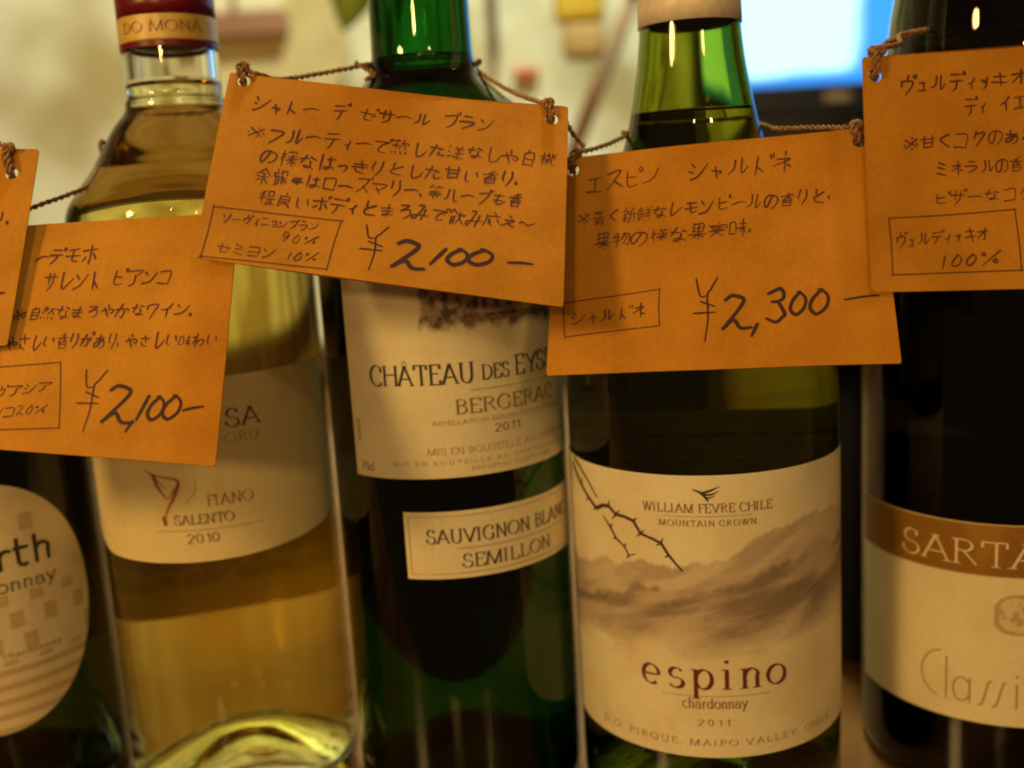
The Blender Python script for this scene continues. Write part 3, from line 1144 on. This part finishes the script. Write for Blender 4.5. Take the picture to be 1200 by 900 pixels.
def paint1(T, Z):
    c = np.empty(T.shape + (3,))
    c[:] = (.76, .67, .47)
    c = mix(c, np.array([.72, .56, .34]), sstep(.4, .7, fbm(T * .1, Z * .1)) * .6)
    # small tan blocks staggered in rows, plain stripes at the foot
    row = np.floor(Z / 7.4)
    sx = np.mod(T + row * 5.3, 15.5)
    jit = _G[(row.astype(int)) % 64, (np.floor((T + row * 5.3) / 15.5).astype(int)) % 64]
    bl = (sx < 6.2) & (np.mod(Z, 7.4) > 1.0) & (np.mod(Z, 7.4) < 6.2) & (Z > 49) & (jit > .3) & ~((Z > 71) & (Z < 88))
    c[bl] = (.58, .44, .23)
    st = (Z < 48) & (np.mod(Z, 4.6) < 1.9)
    c[st] = (.55, .42, .24)
    return c


CT, CZ, HT, HZ = 27.0, 66.9, 49.5, 39.3
l1 = label_patch('front_label', R, CT - HT, CT + HT, lambda s: CZ - HZ * math.sqrt(max(0, 1 - s * s)), lambda s: CZ + HZ * math.sqrt(max(0, 1 - s * s)), paint1, M_paper, b1, 240, 240)
ink = Ink()
roman(ink, 'rth', arc(R, 32), 79.2, 8.2, arc(R, 27), (.42, .48), False)
ink.build('lettering', on_label(R), M_ink, l1)
ink = Ink()
roman(ink, 'chardonnay', arc(R, 6), 72.0, 4.0, arc(R, 53), (.26, .34), False)
ink.build('lettering', on_label(R), M_ink, l1)
ink = Ink()
roman(ink, 'chardonnay', arc(R, 30), 51.5, 1.6, arc(R, 27), (.2, .3), True)
ink.build('lettering', on_label(R), M_inkbrown, l1)
back_label(b1, R, 207, 50, 30, 105, 5)

# the profiles above are measured from the label datum; lift each part so the base sits on the counter
for b in (b1, b2, b3, b4, b5):
    for ch in b.children:
        ch.location.z = -ZB

# ------------------------------------------------------------------ price tags
GRP_T = 'kraft price tags hung from the bottle necks'


def ropes(bm, pts, rad=.00062, pitch=.0042, fuzz=0):
    """Two twisted strands along a smoothed path (world points), added to bm."""
    path = [Vector(p) for p in catmull(pts, .0006)]
    rnd = random.Random(int(abs(path[0].x) * 1e5))
    n = len(path)
    tang = [(path[min(i + 1, n - 1)] - path[max(i - 1, 0)]).normalized() for i in range(n)]
    ref = Vector((0.3, 0.2, 1)).normalized()
    u = (ref - tang[0] * ref.dot(tang[0])).normalized()
    frames, s = [], 0
    for i in range(n):
        u = (u - tang[i] * u.dot(tang[i])).normalized()
        if i:
            s += (path[i] - path[i - 1]).length
        frames.append((u.copy(), tang[i].cross(u), s))
    K = 7
    for ph in (0, math.pi):
        prev = None
        for i in range(n):
            u_, v_, s_ = frames[i]
            a = ph + 2 * math.pi * s_ / pitch
            c = path[i] + (u_ * math.cos(a) + v_ * math.sin(a)) * rad * .55
            ring = []
            rr = rad * .72 * (1 + .12 * math.sin(s_ * 2300 + ph * 3))
            for k in range(K):
                b = 2 * math.pi * k / K
                ring.append(bm.verts.new(c + (u_ * math.cos(b) + v_ * math.sin(b)) * rr))
            if prev:
                for k in range(K):
                    bm.faces.new((prev[k], prev[(k + 1) % K], ring[(k + 1) % K], ring[k]))
            else:
                bm.faces.new(ring[::-1])
            prev = ring
        bm.faces.new(prev)
    for _ in range(fuzz):
        i = rnd.randrange(2, n - 2)
        d = Vector((rnd.uniform(-1, 1), rnd.uniform(-1, 1), rnd.uniform(-1, 1))).normalized()
        d = (d + tang[i] * rnd.uniform(-1.2, 1.2)).normalized()
        p0 = path[i]
        p1 = p0 + d * rnd.uniform(.0012, .0034)
        side = d.cross(Vector((.2, .9, .3))).normalized() * .00005
        up_ = side.cross(d).normalized() * .00005
        r_ = [bm.verts.new(p0 + side), bm.verts.new(p0 - side + up_), bm.verts.new(p0 - up_)]
        t_ = bm.verts.new(p1)
        for k in range(3):
            bm.faces.new((r_[k], r_[(k + 1) % 3], t_))


def make_tag(label, w, h, c, Rm, holes, lines, boxes, price, bend=.0, seed=1, wild=.0, quad=None):
    """Card w x h mm with its centre at c; lines and prices in mm from the top left corner."""
    rot = Matrix(Rm)
    t = thing('price_tag', label, 'price tag', Vector(c), GRP_T, rot)
    TH = .0004
    rnd = random.Random(seed)
    outline = []
    step = 3.0

    def edge(a, b):
        a, b = np.array(a, float), np.array(b, float)
        n = int(np.linalg.norm(b - a) / step)
        return [tuple(a + (b - a) * i / n) for i in range(n)]
    cr = .35
    Q = [np.array(q, float) for q in (quad or [(0, 0), (w, 0), (w, h), (0, h)])]
    for i in range(4):
        p_, q_, n_ = Q[i - 1], Q[i], Q[(i + 1) % 4]
        k1, k2 = rnd.uniform(.3, .9), rnd.uniform(.3, .9)
        a = q_ + (p_ - q_) / np.linalg.norm(p_ - q_) * k1      # softly worn corner
        b = q_ + (n_ - q_) / np.linalg.norm(n_ - q_) * k2
        outline += [tuple(a), tuple(q_ * .3 + (a + b) * .35)]
        nb = n_ + (q_ - n_) / np.linalg.norm(n_ - q_) * 1.0
        e = edge(b, nb)
        nr = np.array([-(nb - b)[1], (nb - b)[0]]) / np.linalg.norm(nb - b)
        outline += [tuple(np.array(x) + nr * rnd.uniform(-.05, .05)) for x in e]
    pts = list(outline)
    no = len(pts)
    edges = [(i, (i + 1) % no) for i in range(no)]
    hole_ids = []
    for hx, hy in holes:
        k0 = len(pts)
        n = 22
        for i in range(n):
            a = 2 * math.pi * i / n
            pts.append((hx + 1.75 * math.cos(a), hy + 1.75 * math.sin(a)))
        edges += [(k0 + i, k0 + (i + 1) % n) for i in range(n)]
    for a in np.linspace(.03, .97, 30):
        for b in np.linspace(.045, .955, 20):
            p_ = (Q[0] * (1 - a) + Q[1] * a) * (1 - b) + (Q[3] * (1 - a) + Q[2] * a) * b
            if all((p_[0] - hx) ** 2 + (p_[1] - hy) ** 2 > 9 for hx, hy in holes):
                pts.append((p_[0], p_[1]))
    V, E, Fc, *_ = delaunay_2d_cdt([Vector(p) for p in pts], edges, [], 0, 1e-6)
    keep = []
    for f in Fc:
        cx = sum(V[i][0] for i in f) / len(f)
        cy_ = sum(V[i][1] for i in f) / len(f)
        if any((cx - hx) ** 2 + (cy_ - hy) ** 2 < 1.7 ** 2 for hx, hy in holes):
            continue
        keep.append(tuple(f))

    def warp(u, v):
        a, b = u / w - .5, v / h - .5
        return bend * (a * a * 4 - .4) + wild * (a * b * 2 + .35 * math.sin(a * 5 + b * 3 + seed) + .18 * math.sin(a * 11 - b * 4 + seed * 2))

    def loc(u, v, l=0, off=0):
        return ((u - w / 2) / 1000, -TH / 2 - off - l + warp(u, v), (h / 2 - v) / 1000)
    nv = len(V)
    verts = [loc(p[0], p[1]) for p in V] + [(q[0], q[1] + TH, q[2]) for q in (loc(p[0], p[1]) for p in V)]
    faces = []
    ec = {}
    for f in keep:
        a = sum((V[f[i]][0] * V[f[(i + 1) % len(f)]][1] - V[f[(i + 1) % len(f)]][0] * V[f[i]][1]) for i in range(len(f)))
        g = f if a < 0 else f[::-1]
        faces.append(g)
        faces.append(tuple(i + nv for i in g[::-1]))
        for i in range(len(g)):
            e = (g[i], g[(i + 1) % len(g)])
            ec[e] = 1
    for (a, b) in list(ec):
        if (b, a) not in ec:
            faces.append((b, a, a + nv, b + nv))
    mesh_obj('card', verts, faces, M_kraft, t)
    fn = lambda u, v, l: loc(u, v, l, .00006)
    ink = Ink()
    for txt, A, B, hh in lines:
        write_line(ink, txt, A, B, hh, .49 if hh > 4.6 else .43 if hh > 3.7 else .34, rnd)
    ink.build('handwriting', fn, M_pen, t)
    if boxes:
        ink = Ink()
        for q in boxes:
            for i in range(4):
                a, b = np.array(q[i]), np.array(q[(i + 1) % 4])
                d = (b - a) / np.linalg.norm(b - a)
                m = (a + b) / 2 + np.array([-d[1], d[0]]) * rnd.uniform(-.25, .25)
                ink.stroke(catmull([a - d * rnd.uniform(0, .5), m, b + d * rnd.uniform(-.2, .7)], .4), .34)
        ink.build('ruled_box', fn, M_pen, t)
    if price:
        ink = Ink()
        for ch, (a, b), pen in price:
            if ch == '-':
                ink.stroke(catmull([a, ((a[0] + b[0]) / 2, (a[1] + b[1]) / 2 - .15), b], .3), [pen * .9, pen * 1.1, pen * .7])
            else:
                g = GL[ch]
                xs = [p[0] for s in g for p in s]
                ys = [p[1] for s in g for p in s]
                sx, sy = (b[0] - a[0]) / max(1, max(xs) - min(xs)), (b[1] - a[1]) / (max(ys) - min(ys))
                for s in g:
                    q = [(a[0] + (x - min(xs)) * sx, a[1] + (y - min(ys)) * sy) for x, y in s]
                    ink.stroke(catmull(q, .2), [pen * 1.2, pen * 1.35, pen * 1.2, pen * .95])
        ink.build('price_figure', fn, M_marker, t)

    def wp(u, v, d=0):
        p = Vector(loc(u, v))
        p.y -= d
        return rot @ p + Vector(c)
    return t, wp, loc


def add_twine(t, paths, fuzz=20):
    bm = bmesh.new()
    inv = t.matrix_world.inverted()
    for p in paths:
        ropes(bm, p, fuzz=fuzz)
    for v in bm.verts:
        v.co = inv @ v.co
    return bm_obj('twine', bm, M_twine, t, True)


def knot(wp, hx, hy, ex, ey, d=.0012):
    """Twine through the hole and over the nearest edge point, tied in a small round knot."""
    m = lambda a: ((hx + (ex - hx) * a), (hy + (ey - hy) * a))
    p = [wp(hx + .3, hy + .6, -.0012), wp(hx, hy - .3, d), wp(*m(.55), d * 1.3), wp(*m(1.05), d * .8), wp(*m(1.25), -.0010), wp(*m(.8), -.0016), wp(hx - .5, hy + .1, -.0014),
         wp(hx - .6, hy - .4, d * .9), wp(m(.6)[0] - 1.0, m(.6)[1], d * 1.5), wp(m(1.2)[0] - .4, m(1.2)[1], d)]
    lp = []
    kx, ky = m(1.0)
    for i in range(12):
        a = i * 1.25
        lp.append(wp(kx + 1.05 * math.cos(a) + .08 * i - .4, ky + .95 * math.sin(a), d * 1.6 * math.cos(a * 1.0 + .7)))
    return [p, lp]


def around(cx, cy_, z0, z1, r, a0, a1, n=10):
    return [(cx + r * math.sin(math.radians(a0 + (a1 - a0) * i / n)), cy_ - r * math.cos(math.radians(a0 + (a1 - a0) * i / n)), z0 + (z1 - z0) * i / n) for i in range(n + 1)]


# tag of the leftmost bottle
t1, wp, _ = make_tag('brown price tag cut off at the left edge, only its right end showing', 91.0, 55.0, (-0.16986, 0.27022, 0.17904),
                     [(0.99143, -0.12595, 0.03457), (0.09468, 0.87544, 0.47396), (-0.08996, -0.46662, 0.87987)],
                     [(5.0, 5.0), (85.85, 6.86)],
                     [('まろやかな味わいがあり。', (36.57, 22.73), (88.45, 19.63), 4.62)], [], [('-', ((81.7, 41.8), (87.8, 40.8)), .8)], bend=-.0008, seed=11, wild=.0008, quad=[(0, 0), (92.2, -.35), (90.2, 55.15), (0, 55)])
add_twine(t1, knot(wp, 85.85, 6.86, 84.6, 0.2) + [[wp(84.6, .2, .001), wp(80, -4, -.003), (-.150, .302, .212), *around(-.178, .330, .214, .216, .0185, 60, 250), (-.19, .30, .213), wp(6, 0, -.001), wp(5, 5, .001)]])

# tag of the clear bottle
t2, wp, _ = make_tag('brown ¥2,100 price tag hanging in front of the clear bottle of golden wine', 96.46, 63.6, (-0.11857, 0.266, 0.15283),
                     [(0.99124, 0.0819, 0.10361), (-0.12255, 0.86282, 0.49043), (-0.04923, -0.49883, 0.8653)],
                     [(5, 4.5), (91.5, 3.6)],
                     [('ーデモホ', (41.44, 11.19), (59.02, 9.04), 5.19), ('サレント ビアンコ', (45.71, 18.1), (80.19, 15.73), 5.55),
                      ('※自然なまろやかなワイン。', (39.13, 27.05), (88.02, 25.05), 4.25), ('やさしい香りがあり、やさしい味わい', (38.45, 34.65), (94.38, 33.19), 4.16),
                      ('マルヴアシア', (30.65, 49.28), (53.72, 46.07), 3.39), ('ビアンコ20%', (31.86, 54.46), (53.55, 51.94), 3.12)],
                     [[(24.44, 42.68), (54.57, 40.12), (57.31, 57.21), (27.91, 58.98)]],
                     [('¥', ((60.8, 42.0), (67.2, 58.0)), .34), ('2', ((67.9, 46.0), (76.0, 55.4)), .78), (',', ((74.4, 55.0), (75.7, 57.8)), .6), ('1', ((76.6, 48.4), (78.9, 54.7)), .72),
                      ('0', ((79.2, 48.5), (83.0, 54.6)), .72), ('0', ((82.9, 48.1), (87.2, 54.3)), .72), ('-', ((87.95, 51.94), (93.0, 50.8)), .75)], bend=.0008, seed=5, wild=.0010, quad=[(0, 3.2), (95.1, -1.93), (98.03, 65.8), (0, 60.7)])
add_twine(t2, knot(wp, 5, 4.5, 4, 0) + [[wp(5, 4.5, .001), wp(4.5, -.5, .0), (-.148, .287, .179), (-.1318, .300, .1851), (-.1190, .318, .1925), *around(-.099, .3355, .2035, .2035, .0235, -75, -285), (-.078, .315, .197), (-.070, .296, .189), wp(91.5, -.5, -.001), wp(91.5, 3.6, .001)]])

# tag of the green bottle
t3, wp, _ = make_tag('brown ¥2,100 price tag filled with writing, tied round the green bottle neck', 91.91, 55.55, (-0.02801, 0.27618, 0.18499),
                     [(0.98329, -0.12659, 0.13085), (0.05053, 0.88024, 0.47184), (-0.17491, -0.45734, 0.87192)],
                     [(4.17, 2.91), (86.37, 3.19)],
                     [('シャトー デ ゼサール ブラン', (7.45, 9.4), (71.22, 6.3), 4.7), ('※フルーティーで熟した洋なしや白桃', (7.36, 17.6), (88.49, 15.2), 4.61),
                      ('の様なはっきりとした甘い香り。', (11.49, 23.96), (80.68, 21.92), 4.61), ('余韻●はローズマリー、等ハーブも香', (11.29, 29.97), (80.65, 27.99), 4.61),
                      ('程良いボディとまろみで飲み応え〜', (12.6, 35.94), (84.27, 34.45), 4.61), ('ソーヴィニョンブラン', (4.73, 43.25), (28.92, 41.99), 2.83),
                      ('90%', (19.58, 46.2), (29.41, 45.8), 3.28), ('セミヨン 10%', (4.77, 51.35), (30.08, 50.73), 3.23)],
                     [[(2.37, 40.43), (34.31, 39.69), (32.39, 53.54), (1.44, 54.31)]],
                     [('¥', ((39.9, 40.0), (46.4, 52.5)), .38), ('2', ((48.44, 43.4), (56.63, 50.8)), .95), ('1', ((58.0, 44.6), (61.6, 49.2)), .85), ('0', ((62.2, 44.2), (67.3, 48.7)), .88),
                      ('0', ((67.5, 43.6), (73.7, 48.0)), .88), ('-', ((77.73, 46.4), (84.14, 46.1)), .8)], bend=-.0010, seed=21, wild=.0010, quad=[(.29, .85), (90.57, -1.14), (92.79, 56.88), (-.36, 54.76)])
add_twine(t3, knot(wp, 4.17, 2.91, 3.2, -.6) + knot(wp, 86.37, 3.19, 84.6, -.8) + [
    [wp(3.2, -.6, .0006), wp(8, -.4, -.0012), (-.0583, .306, .2165), (-.0374, .3235, .2212), *around(-.021, .3275, .2215, .2205, .0172, -80, -280), (-.0045, .3240, .2178), (.0051, .310, .2097), wp(84.6, -.8, .0006)],
    [(-.0405, .3215, .2218), (-.0372, .3190, .2195), (-.0345, .3170, .2175), (-.0372, .3150, .2160)]])

# tag of the olive bottle
t4, wp, _ = make_tag('brown ¥2,300 price tag hanging in front of the olive bottle', 89.18, 60.76, (0.05551, 0.27852, 0.16171),
                     [(0.96385, 0.25758, 0.06814), (-0.26515, 0.90208, 0.34051), (0.02624, -0.34626, 0.93777)],
                     [(6.6, 3.13), (83.0, 2.6)],
                     [('エスピノ', (10.11, 7.97), (31.51, 6.77), 5.42), ('シャルドネ', (38.45, 7.43), (67.15, 5.92), 5.6),
                      ('※青く新鮮なレモンピールの香りと、', (7.66, 18.0), (76.56, 16.2), 4.5), ('果物の様な果実味。', (12.44, 24.71), (56.88, 23.6), 4.76),
                      ('シャルドネ', (6.16, 46.06), (27.23, 44.59), 4.02)],
                     [[(4.01, 41.37), (30.3, 39.18), (30.13, 49.27), (4.24, 50.98)]],
                     [('¥', ((39.2, 37.0), (45.7, 54.2)), .42), ('2', ((46.68, 42.2), (54.1, 51.0)), .82), (',', ((54.0, 50.2), (55.6, 53.3)), .75), ('3', ((57.88, 41.2), (62.5, 50.0)), .78),
                      ('0', ((64.0, 42.3), (67.9, 48.3)), .74), ('0', ((68.9, 41.9), (73.5, 48.4)), .74), ('-', ((77.49, 45.0), (85.8, 44.2)), .55)], bend=.0009, seed=33, wild=.0010, quad=[(2.55, -.57), (86.3, -.84), (90.37, 61.89), (-1.01, 61.43)])
add_twine(t4, knot(wp, 6.6, 3.13, 7.4, -1.5) + knot(wp, 83.0, 2.6, 82.0, -1.2) + [
    [(.0195, .302, .2000), (.0215, .3035, .1965), (.0245, .303, .1925), wp(7.2, -1.5, .001)],
    [wp(7.2, -1.5, .0006), (.030, .3055, .1925), (.0386, .3155, .1958), *around(.0577, .3147, .1965, .1965, .0203, -90, -270), (.0800, .3050, .1945), (.0868, .2960, .1938), wp(82.6, -.9, .0004)]], 34)

# tag of the dark bottle
t5, wp, _ = make_tag('brown price tag with a 100% box, hung on the almost black bottle', 91.0, 62.0, (0.13557, 0.2649, 0.17966),
                     [(0.99779, -0.06627, -0.00429), (0.06515, 0.9642, 0.25706), (-0.0129, -0.25677, 0.96639)],
                     [(5.2, 6.2), (86, 5.5)],
                     [('ヴェルディッキオ', (11.0, 9.0), (44.9, 7.6), 4.61), ('ディ イエジ', (27.32, 15.1), (47.84, 14.04), 4.16), ('※甘くコクのある', (10.59, 23.98), (45.51, 22.97), 4.34),
                      ('ミネラルの香りと', (18.22, 30.85), (48.3, 30.0), 3.90), ('ピザーなコク', (17.04, 38.16), (42.95, 37.9), 3.66), ('ヴェルディッキオ', (5.9, 48.33), (30.5, 47.3), 3.63), ('100%', (16.28, 54.0), (32.89, 53.5), 4.05)],
                     [[(5.07, 42.52), (37.4, 41.9), (37.4, 57.3), (4.5, 56.78)]], [], bend=-.0008, seed=41, wild=.0009, quad=[(2.26, 1.51), (91, -2.0), (91, 63.5), (-1.23, 60.75)])
add_twine(t5, knot(wp, 5.2, 6.2, 6.0, .4) + knot(wp, 86, 5.5, 85, 0) + [
    [wp(5.2, .6, .0006), wp(5.6, -1.5, -.002), (.1065, .283, .2130), (.1150, .304, .2180), *around(.155, .325, .2195, .2195, .0348, -62, -298), (.195, .304, .216), (.186, .285, .212), wp(85, 0, .0006)]], 30)

# ------------------------------------------------------------------ things far behind the bottles
tv = thing('television', 'flat television behind the bottles, its screen glowing pale blue', 'television', (.44, 1.0, .22))
cab = thing('cabinet', 'added dark low cabinet under the television, darkening behind the two right hand bottles', 'cabinet', (.60, .87, ZB))  # cabinet added to keep the space behind the bottles dark
m_screen = bpy.data.materials.new('lit_screen')
m_screen.use_nodes = True
nt = m_screen.node_tree
for n in list(nt.nodes):
    nt.nodes.remove(n)
out = nt.nodes.new('ShaderNodeOutputMaterial')
em = nt.nodes.new('ShaderNodeEmission')
em.inputs['Strength'].default_value = 1.7
tc = nt.nodes.new('ShaderNodeTexCoord')
mp = nt.nodes.new('ShaderNodeMapping')
mp.inputs['Scale'].default_value = (1.0, 1.0, 1.0)
nz = nt.nodes.new('ShaderNodeTexNoise')
nz.inputs['Scale'].default_value = 7
nz.inputs['Detail'].default_value = 2
cr = nt.nodes.new('ShaderNodeValToRGB')
cr.color_ramp.elements[0].position = .40
cr.color_ramp.elements[0].color = (.04, .27, .85, 1)
cr.color_ramp.elements[1].position = .56
cr.color_ramp.elements[1].color = (.50, .95, 1.0, 1)
gx = nt.nodes.new('ShaderNodeSeparateXYZ')
m1 = nt.nodes.new('ShaderNodeMapRange')   # picture on the screen: bright centre field, blue rim
m1.inputs['From Min'].default_value = -.085
m1.inputs['From Max'].default_value = -.115
m1.inputs['To Min'].default_value = -.16
m1.inputs['To Max'].default_value = .22
m2 = nt.nodes.new('ShaderNodeMapRange')
m2.inputs['From Min'].default_value = .046
m2.inputs['From Max'].default_value = .060
m2.inputs['To Min'].default_value = -.45
m2.inputs['To Max'].default_value = .0
ad = nt.nodes.new('ShaderNodeMath')
ad2 = nt.nodes.new('ShaderNodeMath')
nt.links.new(tc.outputs['Object'], mp.inputs[0])
nt.links.new(mp.outputs[0], nz.inputs['Vector'])
nt.links.new(tc.outputs['Object'], gx.inputs[0])
nt.links.new(gx.outputs['X'], m1.inputs[0])
nt.links.new(gx.outputs['Z'], m2.inputs[0])
nt.links.new(m1.outputs[0], ad.inputs[0])
nt.links.new(m2.outputs[0], ad.inputs[1])
nt.links.new(ad.outputs[0], ad2.inputs[0])
nt.links.new(nz.outputs[0], ad2.inputs[1])
nt.links.new(ad2.outputs[0], cr.inputs[0])
nt.links.new(cr.outputs[0], em.inputs[0])
nt.links.new(em.outputs[0], out.inputs[0])
bm_obj('screen', box_bm(-.225, .225, -.004, .0, .046, .32), m_screen, tv)
m_led = mat('badge', (.55, .40, .30), .3, .6)
m_bez = mat('black_plastic', (.012, .012, .016), .3)
bm_obj('housing', box_bm(-.245, .245, .001, .05, .02, .342, .004), m_bez, tv)
bm_obj('bezel_bottom', box_bm(-.245, .245, -.012, .0, .018, .0455, .003), m_bez, tv)
bm_obj('bezel_top', box_bm(-.245, .245, -.012, .0, .3205, .342, .003), m_bez, tv)
bm_obj('bezel_side', box_bm(-.245, -.2255, -.0115, .0, .046, .32, .003), m_bez, tv)
bm_obj('bezel_side', box_bm(.2255, .245, -.0115, .0, .046, .32, .003), m_bez, tv)
m_cab = noisy('black_wood', (.005, .005, .007), (.009, .008, .010), 20, .55, .1, stretch=(.1, 1, 1))
gap_box = thing('gap_blocker', 'added low black box that darkens the gap between the olive and banded bottles', 'box', (.158, .415, ZB))  # added blocker, hides the lit counter so the gap stays dark
bm_obj('carton', box_bm(-.040, .004, -.028, .02, .0002, .155, .003), m_cab, gap_box)
bm_obj('lid', box_bm(-.042, .006, -.030, .022, .1555, .175, .003), m_cab, gap_box)
bm_obj('stand', box_bm(-.09, .09, -.03, .06, -.0195, .0175, .005), m_bez, tv)
bm_obj('carcass', box_bm(-.47, .9, -.12, .22, .0, .205, .004), m_cab, cab)
bm_obj('top_board', box_bm(-.48, .91, -.13, .222, .2055, .211, .002), m_cab, cab)
for k in range(3):
    dr = bm_obj('door', box_bm(-.46 + k * .45, -.02 + k * .45, -.136, -.1205, .012, .198, .003), m_cab, cab)
    hd = bm_obj('handle', box_bm(-.07 + k * .45, -.058 + k * .45, -.146, -.1365, .08, .13, .002), m_led, dr)
bm_obj('badge', box_bm(-.136, -.113, -.0135, -.0122, .029, .036, .0005), m_led, tv)

M_tray = noisy('tan_clay', (.52, .43, .24), (.64, .54, .33), 25, .7, .2)
pr = [(0, -.010), (.095, -.010), (.102, -.006), (.104, 0), (.100, .004), (.090, .001), (0, .001)]
v, f, _ = lathe(pr, 80)
v = [(a, -c_, b) for a, b, c_ in v]
o = mesh_obj('round_tray', v, f, M_tray, None, True)
o.location = (-.250, 1.13, .352)
tag(o, 'blurred tan round tray hanging on the cream wall', 'tray')

sh = thing('wall_shelf', 'small brown wooden shelf on the cream wall beside the clear bottle neck', 'shelf', (-.246, 1.13, .358))
M_shelf = noisy('brown_board', (.26, .12, .09), (.34, .17, .12), 20, .5, stretch=(.2, 1, 1))
bm_obj('board', box_bm(-.045, .038, -.02, .029, 0, .022, .002), M_shelf, sh)
bm_obj('bracket', box_bm(-.034, -.030, .010, .028, -.012, -.0005, .001), M_shelf, sh)
bm_obj('bracket', box_bm(.022, .026, .010, .028, -.012, -.0005, .001), M_shelf, sh)
bx = thing('paper_box', 'white paper box with a dark strap standing on the brown shelf', 'box', (-.246, 1.13, .3802))
bm_obj('carton', box_bm(-.04, .034, -.016, .026, .0003, .07, .003), mat('white_card', (.80, .76, .62), .6), bx)
bm_obj('strap', box_bm(-.016, -.010, -.0185, -.0162, .0005, .07, .0005), mat('strap_brown', (.20, .10, .05), .6), bx)

pl = thing('leafy_plant', 'green leafy plant showing just left of the green bottle neck', 'plant', (-.079, .80, .386))
M_leaf = noisy('leaf_green', (.20, .38, .04), (.34, .52, .08), 30, .5)
rl = random.Random(4)
for lx, lz, ln_, wd, an in [(0, 0, .085, .044, 200), (.018, .01, .07, .036, 165), (-.02, .02, .07, .034, 225), (.03, .03, .06, .03, 130), (0.005, .03, .06, .03, 185), (-.03, .04, .06, .03, 255), (.012, .045, .06, .03, 60), (-.012, .045, .06, .03, -40)]:
    V, Fq = [], []
    n = 10
    for i in range(n + 1):
        s = i / n
        ww = wd * .5 * math.sin(math.pi * s ** .8) ** .8 + .0004
        for j, q in enumerate((-1, 0, 1)):
            px_ = q * ww
            V.append((px_, -.012 * math.sin(s * 3) + abs(q) * .004, s * ln_))
    for i in range(n):
        for j in range(2):
            k = i * 3 + j
            Fq.append((k, k + 1, k + 4, k + 3))
    a = math.radians(an)
    V = [(lx + x * math.cos(a) + z * math.sin(a), y, lz - x * math.sin(a) + z * math.cos(a)) for x, y, z in V]
    lf = mesh_obj('leaf', V, Fq, M_leaf, pl, True)
    md = lf.modifiers.new('thick', 'SOLIDIFY')
    md.thickness = .0008
bm = bmesh.new()
ropes(bm, [(0, .004, .0), (.004, .006, .05), (-.002, .01, .12), (0, .02, .25)], .0018, .02)
bm_obj('stem', bm, M_leaf, pl, True)

yb = thing('yellow_bag', 'yellow paper bag with a folded tan bottom hanging between the bottle necks', 'bag', (.0735, .90, .318))
M_yel = noisy('yellow_paper', (.88, .72, .10), (.80, .58, .07), 18, .6, .3, 40)
bm_obj('bag_body', box_bm(-.020, .021, -.012, .012, .0, .10, .005), M_yel, yb, True)
bm_obj('bag_bottom', box_bm(-.014, .020, -.011, .011, -.030, -.0004, .006), noisy('tan_paper', (.60, .45, .22), (.5, .36, .16), 30, .6), yb, True)
pt = thing('wooden_pole', 'slanted brown wooden pole behind the gap between the green and olive bottles', 'pole', (.019, .96, .11))
M_pole = noisy('pole_wood', (.32, .19, .13), (.44, .29, .20), 30, .5, stretch=(1, 1, .1))
d = (Vector((.1405, .95, .383)) - Vector((.0685, .95, .2253))).normalized()
p0 = Vector((.019, .96, .11)) + Vector((0, 0, .0))


def rod(name, a, b, r, material, parent, segs=20):
    a, b = Vector(a), Vector(b)
    q = (b - a).to_track_quat('Z', 'Y')
    L = (b - a).length
    v, f, _ = lathe([(0, 0), (r * .9, 0), (r, r * .1), (r, L - r * .1), (r * .9, L), (0, L)], segs)
    v = [tuple(a + q @ Vector(p)) for p in v]
    return mesh_obj(name, v, f, material, parent, True)


rod('shaft', Vector((0, 0, 0)), d * .30, .0072, M_pole, pt)
rod('grip', d * .2605, d * .48, .0115, noisy('dark_grip', (.07, .035, .04), (.11, .06, .06), 30, .6), pt)
st = bm_obj('wall_hook', box_bm(-.0135, .0135, -.012, .0, -.006, .006, .004), mat('red_plastic', (.55, .10, .02), .4), None, True)
st.location = (.0355, 1.158, .3075)
tag(st, 'small red hook strip stuck on the cream wall right of the green bottle', 'hook')
hk = bm_obj('curtain_rail', box_bm(-.004, .004, -.02, .0, -.03, .25, .002), mat('dark_brown_paint', (.12, .05, .03), .5), None, True)
hk.location = (.0035, 1.158, .36)
tag(hk, 'thin dark brown upright strip on the wall right of the green neck', 'strip')
